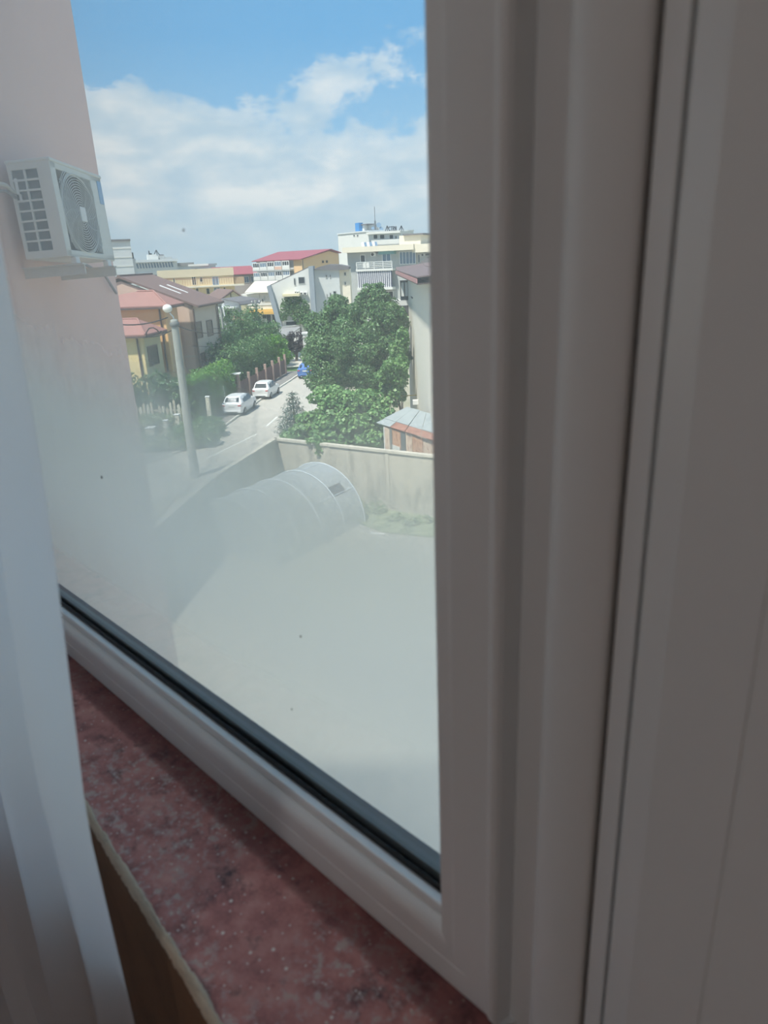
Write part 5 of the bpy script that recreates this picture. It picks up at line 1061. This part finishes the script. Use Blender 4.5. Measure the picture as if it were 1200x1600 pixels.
iv = thing('wall_ivy', 'green ivy covering the front of the modern house under its awning', 'ivy', b6.A + b6.ex * q6(460, 500)[0] + b6.ey * -.5); 
def i6(px, py): x, y, z = q6(px, py, -.5); return (x - q6(460, 500)[0], 0, z)
leaf_mesh('foliage', [(i6(447, 474), (.6, .3, .8)), (i6(445, 485), (.6, .3, .9)), (i6(443, 495), (.5, .3, .5)), (i6(460, 469), (1.0, .3, .5)), (i6(470, 478), (1.1, .3, .9)), (i6(460, 486), (.9, .3, .9)), (i6(476, 488), (.7, .3, 1.0)), (i6(468, 497), (.9, .3, .8)), (i6(479, 502), (.6, .4, 1.0)), (i6(455, 478), (.5, .3, .5))], 2600, .26, LG, iv, 61, kind='stuff'); MB().tube([i6(470, 520), i6(468, 495), i6(458, 475)], .06, 5).build('stems', bark, iv)

# shop with cream roof and yellow awning
b11 = Site('corner_shop', 'white corner shop with a cream sloping roof and a long yellow awning', 'shop', xy(380, 505, 99.5), xy(430, 504, 99))
def q11(px, py, y=0.0): x, z = b11.p(px, py, y); return (x, y, z)
z1 = q11(405, 459)[2]; b11.box('wall', wht, 0, b11.L, 0, 4, 0, z1)
MB().prism([q11(382.5, 458.3, -.5), q11(424, 457.5, -.5), q11(434, 440, 4), q11(398, 441, 4)], (0, 0, .12)).build('roof_slope', creR, b11.o)
b11.pbox('awning_top', awn, (384, 483.5, 431, 487), -.7, 0); b11.pbox('awning_valance', mat('awning_orange', (222, 178, 92), .8), (384, 487, 432, 491.3), -.9, -.7)
b11.pbox('shop_window', win_dark, (410, 492, 416, 498), -.05, 0); b11.pbox('shop_door', win_dark, (417, 492, 423, 507), -.05, 0); b11.pbox('shop_window', win_dark, (426, 492, 433, 505), -.05, 0); b11.pbox('awning_post', white_p, (394, 492, 396, 507), -.85, -.75)
for rc in [(384, 471, 385.7, 473.6), (388.5, 470, 391, 473.5), (394.5, 470, 396.5, 473.5), (409.5, 467.5, 411, 471.5)]: b11.pbox('small_window', win_dark, rc, -.05, 0)
for rc in [(405, 458, 405.6, 466), (413, 462, 413.6, 471), (413, 470.5, 427, 471.2), (380, 477, 428, 477.6)]: b11.pbox('wall_line', grw, rc, -.06, 0)

# small yellow gabled house and grey garage
b10 = Site('yellow_gabled_house', 'small yellow gabled house peeking over the grey garage', 'house', xy(346, 500, 88), xy(387, 498, 89.5))
def q10(px, py, y=0.0): x, z = b10.p(px, py, y); return (x, y, z)
MB().prism([(0, 0, 0), (b10.L, 0, 0), (q10(387, 472)[0], 0, q10(387, 472)[2]), q10(364.5, 455.5), q10(347, 468)], (0, .3, 0)).build('gable_wall', mat('cream_yellow_render', (230, 216, 172), .9, .05, .6), b10.o)
MB().prism([q10(364.5, 454.4, -.3), q10(391, 472.5, -.3), (q10(391, 472.5)[0], 7, q10(391, 472.5)[2]), (q10(364.5, 454.4)[0], 7, q10(364.5, 454.4)[2])], (0, 0, .15)).build('roof_slope', mat('faded_tile', (164, 136, 128), .8, .15, 2), b10.o)
MB().prism([q10(364.5, 454.4, -.3), q10(345, 469, -.3), (q10(345, 469)[0], 7, q10(345, 469)[2]), (q10(364.5, 454.4)[0], 7, q10(364.5, 454.4)[2])], (0, 0, .15)).build('roof_slope', brt, b10.o)
b10.win((380, 469.5, 386, 475), mull=1); b10.pbox('gable_post', win_brown, (360.5, 458.5, 361.6, 470), -.1, 0)
b12 = Site('grey_garage', 'low pale grey garage behind the second street lamp', 'garage', xy(334, 500, 82), xy(377, 499, 81))
def q12(px, py, y=0.0): x, z = b12.p(px, py, y); return (x, y, z)
MB().prism([(0, 0, 0), (b12.L, 0, 0), (b12.L, 0, q12(376, 477)[2]), q12(371, 472), q12(347, 468), (0, 0, q12(335, 471)[2])], (0, .3, 0)).build('wall', mat('garage_grey', (190, 194, 196), .9, .06, .8), b12.o)
MB().prism([q12(345, 466.6, -.4), q12(371.5, 471.2, -.4), q12(376.5, 476, -.4), q12(376.5, 477.2, -.4), q12(371, 472.6, -.4), q12(345, 468, -.4)], (0, 5, 0)).build('roof', drk, b12.o)
b12.pbox('canopy', white_p, (337, 480, 366, 482.5), -1.2, 0); b12.pbox('dark_opening', win_dark, (350, 485, 359, 497), -.05, 0); b12.win((367.5, 484.5, 370.5, 491)); b12.pbox('low_wall', mat('dusty_red_wall', (176, 140, 132), .9, .08, 1), (361, 493.5, 385, 500), -1.5, -1.3)

# carport, plum tree, gate pillars
cp_a, cp_b, cp_c, cp_d = at(415, 522, 84), at(452, 527, 82), at(470, 512, 90), at(428, 512, 90)
cpo = thing('carport', 'flat grey carport roof in front of the modern house', 'carport', (cp_a.x, cp_a.y, 0)); o_ = Vector((cp_a.x, cp_a.y, 0))
zc_ = cp_a.z; MB().prism([(p - o_) for p in (Vector((cp_a.x, cp_a.y, zc_)), Vector((cp_b.x, cp_b.y, cp_b.z)), Vector((cp_c.x, cp_c.y, cp_c.z)), Vector((cp_d.x, cp_d.y, cp_d.z)))], (0, 0, .14)).build('roof', greyR, cpo)
for p in (cp_a, cp_b, cp_c, cp_d): MB().tube([(p.x - o_.x, p.y - o_.y, 0), (p.x - o_.x, p.y - o_.y, p.z)], .07, 6).build('post', metal_d, cpo)
c = at(461, 533, 80); tree('plum_tree', 'dark purple leaved plum tree at the street crossing', 'tree', (c.x, c.y), [((c.x, c.y, c.z), (1.25, 1.0, 1.1)), ((c.x - .6, c.y, c.z - .5), (.8, .7, .7)), ((c.x + .9, c.y, c.z - .2), (.6, .6, .8)), ((c.x - 1.1, c.y, c.z - .6), (.6, .5, .5))], 3000, .22, LP, 71)
c = at(478, 533, 78); gp2 = thing('gate_pillar', 'white masonry gate pillar beside the purple plum tree', 'pillar', (c.x, 78, 0)); zz = at(478, 519, 78).z; MB().bbox(-.3, .3, -.3, .3, 0, zz - .2, .03).build('shaft', wht, gp2); MB().bbox(-.38, .38, -.38, .38, zz - .2, zz, .03).build('cap', white_p, gp2)
for i in range(4): MB().bbox(-.34, .34, -.34, .34, .3 + i * (zz - .6) / 3.4, .42 + i * (zz - .6) / 3.4, .01).build('band', mat('pillar_band', (150, 146, 140), .8), gp2)
c = at(489, 535, 77.5); gt = thing('sliding_gate', 'dark grey gate panel under a white cap between pillar and leafy tree', 'gate', (c.x, 77.5, 0)); zz = at(489, 525.5, 77.5).z; MB().box(-.55, .75, -.05, .05, .1, zz - .12).build('panel', mat('gate_grey', (84, 92, 104), .6), gt); MB().box(-.65, .85, -.12, .12, zz - .12, zz).build('cap', white_p, gt)
c = at(484, 560, 74); bs = thing('street_shrub', 'small pale green shrub at the street corner beyond the blue car', 'shrub', (c.x, 74, 0)); leaf_mesh('foliage', [((0, 0, 1.2), (.8, .7, .8)), ((.3, 0, .5), (.7, .7, .5))], 900, .22, LW, bs, 81, kind='stuff'); MB().tube([(0, 0, 0), (0, 0, 1.2)], .05, 5).build('stem', bark, bs)

# farther roofs beyond, closing the skyline to either side of the view
for i, (x, y, w, d, h, m_, lb) in enumerate([(-150, 210, 40, 16, 13, wht, 'long white block far to the left on the skyline'), (-95, 230, 26, 14, 12, bei, 'beige block far to the left on the skyline'), (60, 200, 34, 16, 14, cre, 'cream block far to the right on the skyline'), (120, 230, 40, 16, 12, whb, 'pale block farthest to the right on the skyline'), (40, 60, 16, 14, 9, yel, 'yellow house off to the right of the white house'), (-60, 80, 16, 12, 8, wcream, 'cream house off to the left of the street')]):
    o = thing('far_building', lb, 'building', (x, y, 0)); MB().box(-w / 2, w / 2, 0, d, 0, h).build('wall', m_, o); MB().box(-w / 2 - .4, w / 2 + .4, -.4, d + .4, h, h + .5).build('roof', drk, o)
    for k in range(int(w // 4)):
        for fl in range(int(h // 3.2)): window(o, -w / 2 + 1.2 + k * 4, -w / 2 + 2.8 + k * 4, 1 + fl * 3.1, 2.5 + fl * 3.1, 0, win_frame, win_dark)

# a few more trees beyond the yard wall, to the right of what the window frame lets us see
src = bpy.data.objects['leafy_tree']
for x, y, sc, lb in [(14, 40, 1.0, 'leafy tree right behind the white house, outside the window view'), (20, 46, .85, 'smaller leafy tree behind and right of the white house'), (11.5, 31, .7, 'smallest leafy tree just behind the right end of the yard wall'),
                     (26, 38, 1.05, 'tall leafy tree well to the right of the white house'), (31, 52, .9, 'leafy tree beside the far yellow house on the right'), (-30, 62, 1.0, 'leafy tree left of the pink gabled house'), (-38, 74, 1.1, 'tallest leafy tree far to the left of the pink gabled house')]:
    c = copy_tree(src); c.location = (x, y, 0); c.scale = (sc,) * 3; c.rotation_euler.z = x
    tag(c, lb, 'tree', 'trees outside the window view')
